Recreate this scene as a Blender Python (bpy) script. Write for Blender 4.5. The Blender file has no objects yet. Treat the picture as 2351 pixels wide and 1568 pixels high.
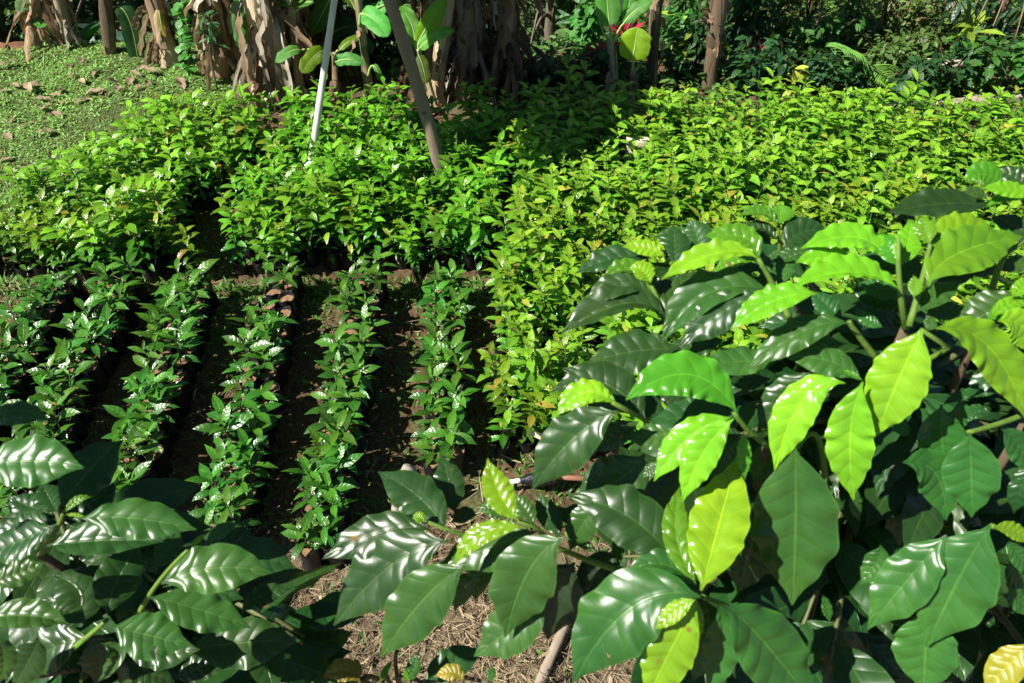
import bpy, math, random
import numpy as np
from math import radians, sin, cos, pi
from mathutils import Vector

SC = bpy.context.scene
COL = SC.collection
RNG = np.random.default_rng(7)
random.seed(7)

# ------------------------------------------------------------------ camera, sky, sun, exposure
F, CU, CV, H = 1825.0, 1175.5, 784.0, 3.2          # photograph measured on a 2351 x 1568 grid
PITCH = radians(45.3)
cam_d = bpy.data.cameras.new('camera')
cam_d.sensor_width = 36.0
cam_d.lens = 36.0 * F / 2351.0
cam_d.clip_start, cam_d.clip_end = 0.02, 600.0
cam_d.dof.use_dof = True
cam_d.dof.focus_distance = 3.9
cam_d.dof.aperture_fstop = 9.0
cam = bpy.data.objects.new('camera', cam_d)
cam.location = (0, 0, H)
cam.rotation_euler = (pi / 2 - PITCH, 0, 0)
COL.objects.link(cam)
SC.camera = cam

SUN_EL, SUN_SIDE = radians(47), radians(20)           # sun on the left, somewhat behind the photographer
S = Vector((-cos(SUN_EL) * cos(SUN_SIDE), -cos(SUN_EL) * sin(SUN_SIDE), sin(SUN_EL)))
world = bpy.data.worlds.new('World')
SC.world = world
world.use_nodes = True
wn = world.node_tree
bg = wn.nodes['Background']
sky = wn.nodes.new('ShaderNodeTexSky')
sky.sky_type = 'NISHITA'
sky.sun_disc = False
sky.altitude = 1600.0
sky.air_density = 0.75
sky.dust_density = 0.2
sky.sun_elevation = SUN_EL
sky.sun_rotation = math.atan2(S.x, S.y)
wn.links.new(sky.outputs[0], bg.inputs[0])
bg.inputs[1].default_value = 0.05
sun_d = bpy.data.lights.new('sun', 'SUN')
sun_d.energy = 5.0
sun_d.angle = radians(0.5)
sun_d.color = (1.0, 0.95, 0.86)
sun = bpy.data.objects.new('sun', sun_d)
sun.rotation_euler = S.to_track_quat('Z', 'Y').to_euler()
COL.objects.link(sun)
SC.view_settings.view_transform = 'Standard'
SC.view_settings.look = 'None'
SC.view_settings.exposure = 0.9
SC.view_settings.gamma = 1.0
SC.cycles.max_bounces = 6
SC.cycles.transmission_bounces = 4
SC.cycles.diffuse_bounces = 3
SC.cycles.sample_clamp_indirect = 6.0

FWD = np.array([0, cos(PITCH), -sin(PITCH)])
UPV = np.array([0, sin(PITCH), cos(PITCH)])
RGT = np.array([1.0, 0, 0])
EYE = np.array([0, 0, H])
ZUP = np.array([0, 0, 1.0])


def ray(u, v):
    return FWD + RGT * ((u - CU) / F) + UPV * ((CV - v) / F)


def px(u, v, d):
    return EYE + ray(u, v) * d


def on_z(u, v, z=0.0):
    r = ray(u, v)
    return EYE + r * ((z - H) / r[2])


def on_y(u, v, y):
    r = ray(u, v)
    return EYE + r * (y / r[1])


def project(p):
    q = np.asarray(p) - EYE
    d = q @ FWD
    return CU + F * (q @ RGT) / d, CV - F * (q @ UPV) / d, d


# ------------------------------------------------------------------ materials
def nt_new(name):
    m = bpy.data.materials.new(name)
    m.use_nodes = True
    nt = m.node_tree
    return m, nt, nt.nodes['Principled BSDF'], nt.nodes['Material Output']


def nd(nt, typ, **kw):
    n = nt.nodes.new(typ)
    for k, v in kw.items():
        setattr(n, k, v)
    return n


def mth(nt, op, a, b=None, c=None, clamp=False):
    n = nd(nt, 'ShaderNodeMath', operation=op, use_clamp=clamp)
    for i, x in enumerate((a, b, c)):
        if x is None:
            continue
        if isinstance(x, (int, float)):
            n.inputs[i].default_value = x
        else:
            nt.links.new(x, n.inputs[i])
    return n.outputs[0]


def sstep(nt, x, lo, hi):
    n = nd(nt, 'ShaderNodeMapRange', interpolation_type='SMOOTHSTEP')
    nt.links.new(x, n.inputs[0])
    n.inputs[1].default_value, n.inputs[2].default_value = lo, hi
    return n.outputs[0]


def mixc(nt, fac, a, b, typ='MIX'):
    n = nd(nt, 'ShaderNodeMix', data_type='RGBA', blend_type=typ)
    if isinstance(fac, (int, float)):
        n.inputs[0].default_value = fac
    else:
        nt.links.new(fac, n.inputs[0])
    for i, x in ((6, a), (7, b)):
        if isinstance(x, tuple):
            n.inputs[i].default_value = (*x, 1)
        else:
            nt.links.new(x, n.inputs[i])
    return n.outputs[2]


def noise(nt, scale, detail=4.0, vec=None, rough=0.55):
    n = nd(nt, 'ShaderNodeTexNoise')
    n.inputs['Scale'].default_value = scale
    n.inputs['Detail'].default_value = detail
    n.inputs['Roughness'].default_value = rough
    if vec is not None:
        nt.links.new(vec, n.inputs['Vector'])
    return n.outputs[0]


def leaf_material(name, rough=0.32, trans=0.3, bump=0.0016, veins=9.0, spec=0.5, lateral=0.35, spots=False, tcol=(1.3, 1.4, 0.45)):
    m, nt, bs, out = nt_new(name)
    L = nt.links.new
    ac = nd(nt, 'ShaderNodeAttribute', attribute_name='lcol')
    au = nd(nt, 'ShaderNodeAttribute', attribute_name='luv')
    sep = nd(nt, 'ShaderNodeSeparateXYZ')
    L(au.outputs['Vector'], sep.inputs[0])
    u, v, r = sep.outputs
    ab = mth(nt, 'ABSOLUTE', u)
    ph = mth(nt, 'FRACT', mth(nt, 'MULTIPLY', mth(nt, 'SUBTRACT', v, mth(nt, 'MULTIPLY', ab, 0.13)), veins))
    tri = mth(nt, 'MULTIPLY', mth(nt, 'ABSOLUTE', mth(nt, 'SUBTRACT', ph, 0.5)), 2.0)
    lat = mth(nt, 'MULTIPLY', sstep(nt, tri, 0.86, 1.0), lateral)
    mid = mth(nt, 'SUBTRACT', 1.0, sstep(nt, ab, 0.018, 0.06))
    vein = mth(nt, 'MAXIMUM', lat, mid)
    tc = nd(nt, 'ShaderNodeTexCoord')
    nz = noise(nt, 26.0, 3.0, tc.outputs['Object'])
    oi = nd(nt, 'ShaderNodeObjectInfo')
    hs = nd(nt, 'ShaderNodeHueSaturation')
    L(ac.outputs['Color'], hs.inputs['Color'])
    L(mth(nt, 'MULTIPLY_ADD', oi.outputs['Random'], 0.036, 0.485), hs.inputs['Hue'])
    val = mth(nt, 'MULTIPLY', mth(nt, 'MULTIPLY_ADD', oi.outputs['Random'], 0.25, 0.87), mth(nt, 'MULTIPLY_ADD', nz, 0.7, 0.65))
    L(val, hs.inputs['Value'])
    base = hs.outputs[0]
    lighter = mixc(nt, 1.0, mixc(nt, 1.0, base, (1.7, 1.5, 1.5), 'MULTIPLY'), (0.02, 0.03, 0.004), 'ADD')
    base = mixc(nt, mth(nt, 'MULTIPLY', vein, 0.6), base, lighter)
    if spots:
        sn = noise(nt, 17.0, 2.0, tc.outputs['Object'])
        mot = noise(nt, 7.0, 4.0, tc.outputs['Object'], 0.7)
        base = mixc(nt, mth(nt, 'MULTIPLY', sstep(nt, mot, 0.45, 0.75), 0.55), base, mixc(nt, 1.0, base, (1.75, 1.35, 0.9), 'MULTIPLY'))
        rim = mth(nt, 'MULTIPLY', sstep(nt, ab, 0.90, 0.99), 0.35)
        base = mixc(nt, rim, base, lighter)
        sp = sstep(nt, sn, 0.715, 0.75)
        base = mixc(nt, sp, base, (0.19, 0.12, 0.025))
    geo = nd(nt, 'ShaderNodeNewGeometry')
    back = mixc(nt, 0.45, base, (0.10, 0.16, 0.05))
    col = mixc(nt, geo.outputs['Backfacing'], base, back)
    L(col, bs.inputs['Base Color'])
    ro = mth(nt, 'ADD', mth(nt, 'MULTIPLY_ADD', r, 0.12, rough), mth(nt, 'MULTIPLY', geo.outputs['Backfacing'], 0.25), clamp=True)
    L(mth(nt, 'ADD', ro, mth(nt, 'MULTIPLY', mth(nt, 'SUBTRACT', nz, 0.5), 0.2)), bs.inputs['Roughness'])
    bs.inputs['Specular IOR Level'].default_value = spec
    bp = nd(nt, 'ShaderNodeBump')
    bp.inputs['Strength'].default_value = 1.0
    bp.inputs['Distance'].default_value = bump
    hgt = mth(nt, 'SUBTRACT', mth(nt, 'SUBTRACT', 1.0, mth(nt, 'POWER', tri, 2.5)), mth(nt, 'MULTIPLY', mid, 0.8))
    L(mth(nt, 'ADD', hgt, mth(nt, 'MULTIPLY', nz, 0.6)), bp.inputs['Height'])
    L(bp.outputs[0], bs.inputs['Normal'])
    tr = nd(nt, 'ShaderNodeBsdfTranslucent')
    L(mixc(nt, 1.0, col, tcol, 'MULTIPLY'), tr.inputs['Color'])
    mx = nd(nt, 'ShaderNodeMixShader')
    mx.inputs[0].default_value = trans
    L(bs.outputs[0], mx.inputs[1])
    L(tr.outputs[0], mx.inputs[2])
    res = mx.outputs[0]
    if spots:                                            # a few holes eaten by insects
        hn = noise(nt, 23.0, 1.0, tc.outputs['Object'])
        hole = mth(nt, 'GREATER_THAN', hn, 0.79)
        tp = nd(nt, 'ShaderNodeBsdfTransparent')
        m2 = nd(nt, 'ShaderNodeMixShader')
        L(hole, m2.inputs[0])
        L(res, m2.inputs[1])
        L(tp.outputs[0], m2.inputs[2])
        res = m2.outputs[0]
    L(res, out.inputs['Surface'])
    return m


def plain_material(name, rough=0.8, scale=12.0, amount=0.6, bump=0.01, stretch=(1, 1, 1), trans=0.0, spec=0.3, object_coords=True):
    """Colour from the mesh's own colours, broken up by noise."""
    m, nt, bs, out = nt_new(name)
    L = nt.links.new
    ac = nd(nt, 'ShaderNodeAttribute', attribute_name='lcol')
    tc = nd(nt, 'ShaderNodeTexCoord')
    mp = nd(nt, 'ShaderNodeMapping')
    mp.inputs['Scale'].default_value = stretch
    if object_coords:
        L(tc.outputs['Object'], mp.inputs[0])
    else:
        au = nd(nt, 'ShaderNodeAttribute', attribute_name='luv')
        L(au.outputs['Vector'], mp.inputs[0])
    nz = noise(nt, scale, 5.0, mp.outputs[0], 0.65)
    fac = mth(nt, 'MULTIPLY_ADD', nz, 2 * amount, 1.0 - amount)
    oi = nd(nt, 'ShaderNodeObjectInfo')
    hs = nd(nt, 'ShaderNodeHueSaturation')
    L(ac.outputs['Color'], hs.inputs['Color'])
    L(mth(nt, 'MULTIPLY', fac, mth(nt, 'MULTIPLY_ADD', oi.outputs['Random'], 0.2, 0.9)), hs.inputs['Value'])
    L(hs.outputs[0], bs.inputs['Base Color'])
    bs.inputs['Roughness'].default_value = rough
    bs.inputs['Specular IOR Level'].default_value = spec
    bp = nd(nt, 'ShaderNodeBump')
    bp.inputs['Distance'].default_value = bump
    L(nz, bp.inputs['Height'])
    L(bp.outputs[0], bs.inputs['Normal'])
    if trans:
        tr = nd(nt, 'ShaderNodeBsdfTranslucent')
        L(hs.outputs[0], tr.inputs['Color'])
        mx = nd(nt, 'ShaderNodeMixShader')
        mx.inputs[0].default_value = trans
        L(bs.outputs[0], mx.inputs[1])
        L(tr.outputs[0], mx.inputs[2])
        L(mx.outputs[0], out.inputs['Surface'])
    return m


M = {}
M['leaf_big'] = leaf_material('glossy_coffee_leaf', 0.31, 0.24, 0.0006, 7.5, 0.5, spots=True)
M['leaf_seed'] = leaf_material('seedling_leaf', 0.30, 0.36, 0.0007, 6.0, 0.7, 0.2)
M['leaf_shrub'] = leaf_material('shrub_leaf', 0.38, 0.30, 0.0012, 6.0, 0.5, 0.3)
M['leaf_banana'] = leaf_material('banana_leaf', 0.36, 0.42, 0.0012, 34.0, 0.4, 0.3, tcol=(1.5, 1.5, 0.4))
M['leaf_far'] = leaf_material('tree_leaf', 0.6, 0.3, 0.0, 5.0, 0.3, 0.0)
M['grass'] = leaf_material('grass_blade', 0.5, 0.35, 0.0, 3.0, 0.3, 0.0)
M['twig'] = plain_material('green_twig', 0.55, 40, 0.35, 0.002)
M['bark'] = plain_material('bark', 0.85, 30, 0.5, 0.006, (1, 1, 0.3))
M['wood'] = plain_material('weathered_wood', 0.8, 26, 0.45, 0.003, (1, 1, 0.18))
M['pseudo'] = plain_material('banana_sheath', 0.6, 3.0, 0.8, 0.012, (5, 0.7, 1), object_coords=False)
M['dry'] = plain_material('dry_leaf', 0.85, 4.0, 0.7, 0.01, (5, 0.8, 1), trans=0.18, object_coords=False)
M['straw'] = plain_material('dry_straw', 0.8, 60, 0.4, 0.001)
M['plastic'] = plain_material('black_plastic_film', 0.42, 45, 0.4, 0.006, (1, 1, 0.35), spec=0.45)
M['potsoil'] = plain_material('potting_soil', 0.95, 190, 0.9, 0.006)
M['stone'] = plain_material('old_concrete', 0.9, 14, 0.4, 0.01)
M['paint'] = plain_material('painted_surface', 0.5, 30, 0.12, 0.001)
M['fringe'] = plain_material('moss', 0.9, 80, 0.5, 0.004)


# ------------------------------------------------------------------ mesh collecting
class MB:
    def __init__(self):
        self.V, self.Q, self.C, self.U, self.n = [], [], [], [], 0

    def add(self, V, Q, C, U):
        V = np.asarray(V, float).reshape(-1, 3)
        k = len(V)
        C = np.asarray(C, float)
        if C.ndim == 1:
            C = np.tile(C, (k, 1))
        self.V.append(V)
        self.Q.append(np.asarray(Q, np.int64).reshape(-1, 4) + self.n)
        self.C.append(C)
        self.U.append(np.asarray(U, float).reshape(-1, 3))
        self.n += k

    def arrays(self):
        return (np.concatenate(self.V), np.concatenate(self.Q), np.concatenate(self.C), np.concatenate(self.U))

    def mesh(self, name, mat, off=(0, 0, 0)):
        V, Q, C, U = self.arrays()
        V = V - np.asarray(off)
        me = bpy.data.meshes.new(name)
        me.vertices.add(len(V))
        me.vertices.foreach_set('co', V.astype(np.float32).ravel())
        me.loops.add(len(Q) * 4)
        me.loops.foreach_set('vertex_index', Q.astype(np.int32).ravel())
        me.polygons.add(len(Q))
        me.polygons.foreach_set('loop_start', (np.arange(len(Q)) * 4).astype(np.int32))
        me.update(calc_edges=True)
        a = me.attributes.new('lcol', 'FLOAT_COLOR', 'POINT')
        a.data.foreach_set('color', np.concatenate([C, np.ones((len(C), 1))], 1).astype(np.float32).ravel())
        b = me.attributes.new('luv', 'FLOAT_VECTOR', 'POINT')
        b.data.foreach_set('vector', U.astype(np.float32).ravel())
        me.shade_smooth()
        me.materials.append(mat)
        return me

    def build(self, name, mat, parent=None, off=None):
        """Link as one mesh object; under a parent its vertices are taken relative to the parent's place."""
        if off is None:
            off = OFF.get(parent.name, (0, 0, 0)) if parent else (0, 0, 0)
        o = bpy.data.objects.new(name, self.mesh(name, mat, off))
        COL.objects.link(o)
        if parent:
            o.parent = parent
            OFF[o.name] = off
        return o


OFF = {}


def tag(o, label=None, cat=None, group=None, kind=None):
    if label:
        o['label'] = label
    if cat:
        o['category'] = cat
    if group:
        o['group'] = group
    if kind:
        o['kind'] = kind
    return o


def thing(name, label, cat, loc, group=None):
    o = bpy.data.objects.new(name, None)
    o.empty_display_size = 0.05
    o.location = tuple(float(c) for c in loc)
    COL.objects.link(o)
    OFF[o.name] = tuple(float(c) for c in loc)
    return tag(o, label, cat, group)


def copy_tree(o, parent=None):
    c = o.copy()
    COL.objects.link(c)
    if parent is not None:
        c.parent = parent
    for ch in list(o.children):
        copy_tree(ch, c)
    return c


# ------------------------------------------------------------------ shapes
PV = np.array([0, .05, .12, .22, .34, .46, .58, .70, .80, .88, .94, 1.0])
PW = np.array([.035, .09, .36, .70, .92, 1.0, .97, .80, .54, .28, .12, .02])
LV = np.array([0, .1, .3, .5, .7, .9, 1.0])
LW = np.array([.25, .6, .95, 1.0, .8, .4, .05])
BV = np.array([0, .03, .1, .25, .5, .75, .9, .97, 1.0])
BW = np.array([.05, .35, .8, .97, 1.0, .93, .66, .35, .05])
RV = np.array([0, .2, .5, .8, 1.0])
RW = np.array([.8, 1.0, .85, 1.0, .45])


def grid_quads(n, ns, nc):
    i = np.arange(ns - 1)[:, None] * nc + np.arange(nc - 1)[None, :]
    q = np.stack([i, i + nc, i + nc + 1, i + 1], -1).reshape(-1, 4)
    return (q[None] + (np.arange(n) * ns * nc)[:, None, None]).reshape(-1, 4)


def leaves(mb, base, az, el, droop, Ln, Wd, col, roll=0.0, ns=6, nc=3, prof=(PV, PW), fold=0.15, wave=0.0, rough=0.0, nwave=4.0, tint=0.0):
    """A batch of leaves: each starts at base, heads az, rises at el and bends down by droop along its length."""
    base = np.asarray(base, float).reshape(-1, 3)
    n = len(base)
    f = lambda a: np.broadcast_to(np.asarray(a, float), (n,)).copy()
    az, el, droop, Ln, Wd, roll, rough = map(f, (az, el, droop, Ln, Wd, roll, rough))
    col = np.broadcast_to(np.asarray(col, float), (n, 3))
    v = np.linspace(0, 1, ns)
    u = np.linspace(-1, 1, nc) if nc > 1 else np.zeros(1)
    th = el[:, None] - droop[:, None] * v[None]
    hd = np.stack([np.cos(az), np.sin(az), 0 * az], -1)
    dr = np.cos(th)[..., None] * hd[:, None] + np.sin(th)[..., None] * ZUP
    seg = (dr[:, 1:] + dr[:, :-1]) * 0.5 * (Ln / (ns - 1))[:, None, None]
    P = base[:, None] + np.concatenate([np.zeros((n, 1, 3)), np.cumsum(seg, 1)], 1)
    N = -np.sin(th)[..., None] * hd[:, None] + np.cos(th)[..., None] * ZUP
    B = np.stack([-np.sin(az), np.cos(az), 0 * az], -1)[:, None] + 0 * N
    cr, sr = np.cos(roll)[:, None, None], np.sin(roll)[:, None, None]
    B2, N2 = cr * B + sr * N, -sr * B + cr * N
    hw = 0.5 * Wd[:, None] * np.interp(v, *prof)[None]
    phs = RNG.uniform(0, 6.28, (n, 1, 2))
    wv = np.where(u[None, None] < 0, np.sin(nwave * 6.28 * v[None, :, None] + phs[..., :1]), np.sin(nwave * 6.28 * v[None, :, None] + phs[..., 1:]))
    lift = fold * np.abs(u)[None, None] * hw[..., None] - 0.12 * (u ** 2)[None, None] * hw[..., None] + wave * (u ** 2)[None, None] * wv * 0.5 * Wd[:, None, None] * np.minimum(1, np.interp(v, *prof) * 1.5)[None, :, None]
    X = P[:, :, None] + (hw[..., None] * u)[..., None] * B2[:, :, None] + lift[..., None] * N2[:, :, None]
    U = np.zeros((n, ns, nc, 3))
    U[..., 0] = u
    U[..., 1] = v[:, None]
    U[..., 2] = rough[:, None, None]
    C = np.repeat(col[:, None], ns * nc, 1)
    if tint:
        C = C * RNG.uniform(1 - tint, 1 + tint, (n, 1, 1))
    mb.add(X, grid_quads(n, ns, nc), C.reshape(-1, 3), U)


def tube(mb, pts, rad, col, sides=8, cap=True, wob=0.0):
    pts = np.asarray(pts, float)
    n = len(pts)
    rad = np.broadcast_to(np.asarray(rad, float), (n,))
    t = np.gradient(pts, axis=0)
    t /= np.linalg.norm(t, axis=1)[:, None] + 1e-9
    ref = np.array([1.0, 0, 0]) if abs(t[0][0]) < 0.8 else np.array([0, 1.0, 0])
    a = np.cross(t, ref)
    a /= np.linalg.norm(a, axis=1)[:, None] + 1e-9
    b = np.cross(t, a)
    th = np.arange(sides + 1) / sides * 2 * pi
    w = 1 + wob * np.sin(3 * th[None] + np.linspace(0, 5, n)[:, None]) if wob else np.ones((n, sides + 1))
    ring = (np.cos(th)[None, :, None] * a[:, None] + np.sin(th)[None, :, None] * b[:, None]) * (rad[:, None] * w)[..., None]
    V = pts[:, None] + ring
    if cap:
        V = np.concatenate([np.repeat(pts[:1, None], sides + 1, 1), V, np.repeat(pts[-1:, None], sides + 1, 1)], 0)
    k = len(V)
    U = np.zeros((k, sides + 1, 3))
    U[..., 0] = np.cos(th)
    U[..., 2] = np.sin(th)
    U[..., 1] = np.linspace(0, 1, k)[:, None] * max(1.0, np.linalg.norm(pts[-1] - pts[0]) * 3)
    C = np.asarray(col, float)
    if C.ndim == 2:
        C = np.concatenate([C[:1], C, C[-1:]]) if cap else C
        C = np.repeat(C[:, None], sides + 1, 1).reshape(-1, 3)
    mb.add(V, grid_quads(1, k, sides + 1), C, U)


def curve3(b, m, t, n):
    b, m, t = map(np.asarray, (b, m, t))
    c = 2 * m - 0.5 * (b + t)
    s = np.linspace(0, 1, n)[:, None]
    return (1 - s) ** 2 * b + 2 * s * (1 - s) * c + s ** 2 * t


def big_leaf(mb, P, width, col, k=0.5, side=0.0, rough=0.0, fold=0.22, wave=0.045, nc=11, prof=(PV, PW), veins=7.5, corr=0.010, nwave=4.5, hint=None):
    """A large leaf along a given midrib P, its upper face turned between straight up (k=0) and towards the eye (k=1)."""
    ns = len(P)
    seg = np.linalg.norm(np.diff(P, axis=0), axis=1)
    s = np.concatenate([[0], np.cumsum(seg)])
    L = s[-1]
    v = s / L
    t = np.gradient(P, axis=0)
    t /= np.linalg.norm(t, axis=1)[:, None]
    toc = EYE - P
    toc /= np.linalg.norm(toc, axis=1)[:, None]
    h = (1 - k) * ZUP + k * toc + side * RGT if hint is None else np.asarray(hint, float)[None] + 0 * P
    n = h - (h * t).sum(1)[:, None] * t
    n /= np.linalg.norm(n, axis=1)[:, None]
    b = np.cross(n, t)
    u = np.linspace(-1, 1, nc)
    hw = 0.5 * width * L * np.interp(v, *prof)
    ph = RNG.uniform(0, 6.28, 2)
    au = np.abs(u)
    wv = np.where(u[None] < 0, np.sin(nwave * 6.28 * v[:, None] + ph[0] + 2 * v[:, None] ** 2), np.sin(nwave * 6.4 * v[:, None] + ph[1]))
    phase = ((v[:, None] - 0.13 * au[None]) * veins) % 1.0
    bulge = np.sin(pi * phase) ** 1.0 * np.minimum(1, 4 * au)[None] * (1 - 0.55 * au ** 2)[None]
    corr = corr * RNG.uniform(.35, 1.25)
    bulge = bulge * (1 + .5 * np.sin(3.1 * v[:, None] * RNG.uniform(1, 3) + 5 * u[None] + ph[0]))
    wv = wv * (.6 + .4 * np.sin(2.3 * nwave * v[:, None] + 3 * ph[1])) + .3 * np.sin(2.7 * nwave * 6.28 * v[:, None] * .6 + ph[0] * 2 + np.sign(u)[None])
    lift = hw[:, None] * (fold * au - 0.24 * au ** 2.4)[None] + wave * L * au[None] ** 2.2 * wv * np.minimum(1, np.interp(v, *prof) * 1.4)[:, None] + corr * L * bulge * np.interp(v, *prof)[:, None]
    twist = RNG.uniform(-0.25, 0.25)
    lift = lift + twist * hw[:, None] * u[None] * (v[:, None] - 0.4)
    shr = 1 + 0.05 * wv * au[None]
    X = P[:, None] + (hw[:, None] * u[None] * shr)[..., None] * b[:, None] + lift[..., None] * n[:, None]
    U = np.zeros((ns, nc, 3))
    U[..., 0], U[..., 1], U[..., 2] = u, v[:, None], rough
    mb.add(X, grid_quads(1, ns, nc), np.asarray(col, float), U)


def thing_lump(mb, c, r, col, seed=0, flat=0.6, rings=7, segs=12, rough=0.25):
    """A lumpy stone or clod."""
    rg = np.random.default_rng(seed)
    a = rg.uniform(0, 6.28, 6)
    th = np.linspace(0, pi, rings)[:, None]
    fi = np.linspace(0, 2 * pi, segs + 1)[None]
    k = 1 + rough * (0.5 * np.sin(2 * fi + a[0]) * np.sin(th) + 0.3 * np.sin(3 * fi + a[1]) * np.sin(2 * th + a[2]) + 0.3 * np.sin(5 * fi + a[3]) * np.sin(th) ** 2)
    V = np.stack([k * np.sin(th) * np.cos(fi), k * np.sin(th) * np.sin(fi), flat * k * np.cos(th) + 0 * fi], -1) * r + np.asarray(c)
    U = np.zeros((rings, segs + 1, 3))
    mb.add(V, grid_quads(1, rings, segs + 1), col, U)

# ------------------------------------------------------------------ terrain: level nursery, falling away behind, a far hillside
def smooth(x, lo, hi):
    t = np.clip((np.asarray(x, float) - lo) / (hi - lo), 0, 1)
    return t * t * (3 - 2 * t)


def gz(x, y):
    x, y = np.asarray(x, float), np.asarray(y, float)
    z = 0.10 * smooth(y, 3.9, 5.6) * smooth(-x, 1.9, 3.2)
    r = smooth(x, 1.1, 2.2)
    edge = 6.75 + 0.15 * np.sin(1.7 * x)
    d = np.maximum(0, y - edge)
    drop = (1 - r) * 12.0 * (1 - np.exp(-d * 0.62 / 12 * 1.15)) + r * (0.10 * np.minimum(d, 4) + 12.0 * (1 - np.exp(-np.maximum(0, d - 4) * 0.5 / 12)))
    z = z - drop + 0.55 * np.maximum(0, y - 42)
    z = z + 0.016 * np.sin(7.1 * x + 1.3) * np.sin(6.3 * y) * (y < 8) + 0.010 * np.sin(17 * x) * np.sin(15 * y + 2 * x) * (y < 8)
    return z


def ground():
    xs = np.unique(np.concatenate([np.linspace(-5, 5, 180), np.linspace(-20, 20, 100), np.linspace(-160, 160, 60)]))
    ys = np.unique(np.concatenate([np.linspace(0.3, 8, 150), np.linspace(-14, 45, 90), np.linspace(-40, 260, 50)]))
    X, Y = np.meshgrid(xs, ys)
    Z = gz(X, Y)
    mb = MB()
    V = np.stack([X, Y, Z], -1)
    ny, nx = X.shape
    q = grid_quads(1, ny, nx)[:, ::-1]
    mb.add(V, q, np.array([.2, .12, .07]), np.zeros((nx * ny, 3)))
    m, nt, bs, out = nt_new('nursery_soil')
    L = nt.links.new
    geo = nd(nt, 'ShaderNodeNewGeometry')
    sep = nd(nt, 'ShaderNodeSeparateXYZ')
    L(geo.outputs['Position'], sep.inputs[0])
    n1 = noise(nt, 3.2, 6, geo.outputs['Position'])
    n2 = noise(nt, 34, 5, geo.outputs['Position'], 0.7)
    n3 = noise(nt, 140, 3, geo.outputs['Position'], 0.7)
    soil = mixc(nt, sstep(nt, n2, .3, .7), (.065, .036, .02), (.22, .135, .08))
    soil = mixc(nt, sstep(nt, n3, .52, .75), soil, (.29, .20, .12))
    moss = mixc(nt, sstep(nt, n2, .35, .65), (.07, .12, .035), (.13, .19, .06))
    green = sstep(nt, n1, .50, .62)
    lawn = mth(nt, 'MULTIPLY', sstep(nt, sep.outputs[1], 3.6, 4.3), sstep(nt, mth(nt, 'MULTIPLY', sep.outputs[0], -1.0), 1.9, 2.5))
    far = sstep(nt, sep.outputs[1], 7.2, 8.5)
    near = sstep(nt, mth(nt, 'MULTIPLY', sep.outputs[1], -1.0), -2.0, -1.6)
    straw = mixc(nt, sstep(nt, n2, .35, .62), (.12, .085, .055), (.34, .26, .16))
    c = mixc(nt, mth(nt, 'MULTIPLY', green, .55), soil, moss)
    c = mixc(nt, near, c, straw)
    c = mixc(nt, mth(nt, 'MULTIPLY', lawn, .85), c, moss)
    c = mixc(nt, far, c, (.035, .06, .018))
    L(c, bs.inputs['Base Color'])
    bs.inputs['Roughness'].default_value = 0.95
    bs.inputs['Specular IOR Level'].default_value = 0.15
    bp = nd(nt, 'ShaderNodeBump')
    bp.inputs['Distance'].default_value = 0.03
    L(mth(nt, 'ADD', n2, mth(nt, 'MULTIPLY', n3, .35)), bp.inputs['Height'])
    L(bp.outputs[0], bs.inputs['Normal'])
    o = mb.build('ground', m)
    tag(o, kind='structure')


ground()

# ------------------------------------------------------------------ seedlings
ORD = ['first', 'second', 'third', 'fourth', 'fifth', 'sixth', 'seventh', 'eighth', 'ninth', 'tenth', 'eleventh', 'twelfth', 'thirteenth', 'fourteenth',
       'fifteenth', 'sixteenth', 'seventeenth', 'eighteenth', 'nineteenth', 'twentieth', 'twenty-first', 'twenty-second', 'twenty-third', 'twenty-fourth']


def seedling(rg, h, nodes, lmin, lmax, cold, cnew, tipcol, z0=0.0, up=0.25, spread=1.0, ns=6, wratio=0.42, low=.30):
    """Leaves and stem of one young coffee plant: opposite leaf pairs turned a quarter at each node."""
    lf, st = MB(), MB()
    lean = rg.uniform(-.06, .06, 2) * h / .3
    top = np.array([lean[0], lean[1], h])
    tube(st, curve3((0, 0, 0), top * [.3, .3, .5], top, 6), np.linspace(.0028, .0015, 6) * (1 + h), (.10, .13, .035), 5)
    az = rg.uniform(0, 6.28)
    for i in range(nodes):
        f = i / max(1, nodes - 1)
        z = h * (low + (.98 - low) * f ** 0.9)
        p = top * (z / h)
        ln = (lmin + (lmax - lmin) * sin(pi * min(.8, .25 + .62 * (1 - f)))) * rg.uniform(.8, 1.15)
        if i == nodes - 1:
            ln = lmin * rg.uniform(.5, .9)
        for s in (0, pi):
            if rg.random() < .07 and i < nodes - 1:
                continue
            c = cold * (1 - f ** 2.2) + cnew * f ** 2.2
            if rg.random() < .04:
                c = tipcol
            if i == nodes - 1 and rg.random() < .45:
                c = tipcol
            e0 = .12 + up + .55 * f ** 2 + rg.uniform(-.2, .25)
            leaves(lf, p, az + s + rg.uniform(-.35, .35), e0, (0.75 - .25 * f) * spread + rg.uniform(-.15, .5), ln, ln * wratio * rg.uniform(.85, 1.1), c * rg.uniform(.75, 1.2),
                   roll=rg.uniform(-.4, .4), ns=ns, nc=5, wave=.10, fold=.28, rough=rg.uniform(-.3, .5), nwave=3.0)
        az += pi / 2 + rg.uniform(-.25, .25)
    return lf, st


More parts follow.
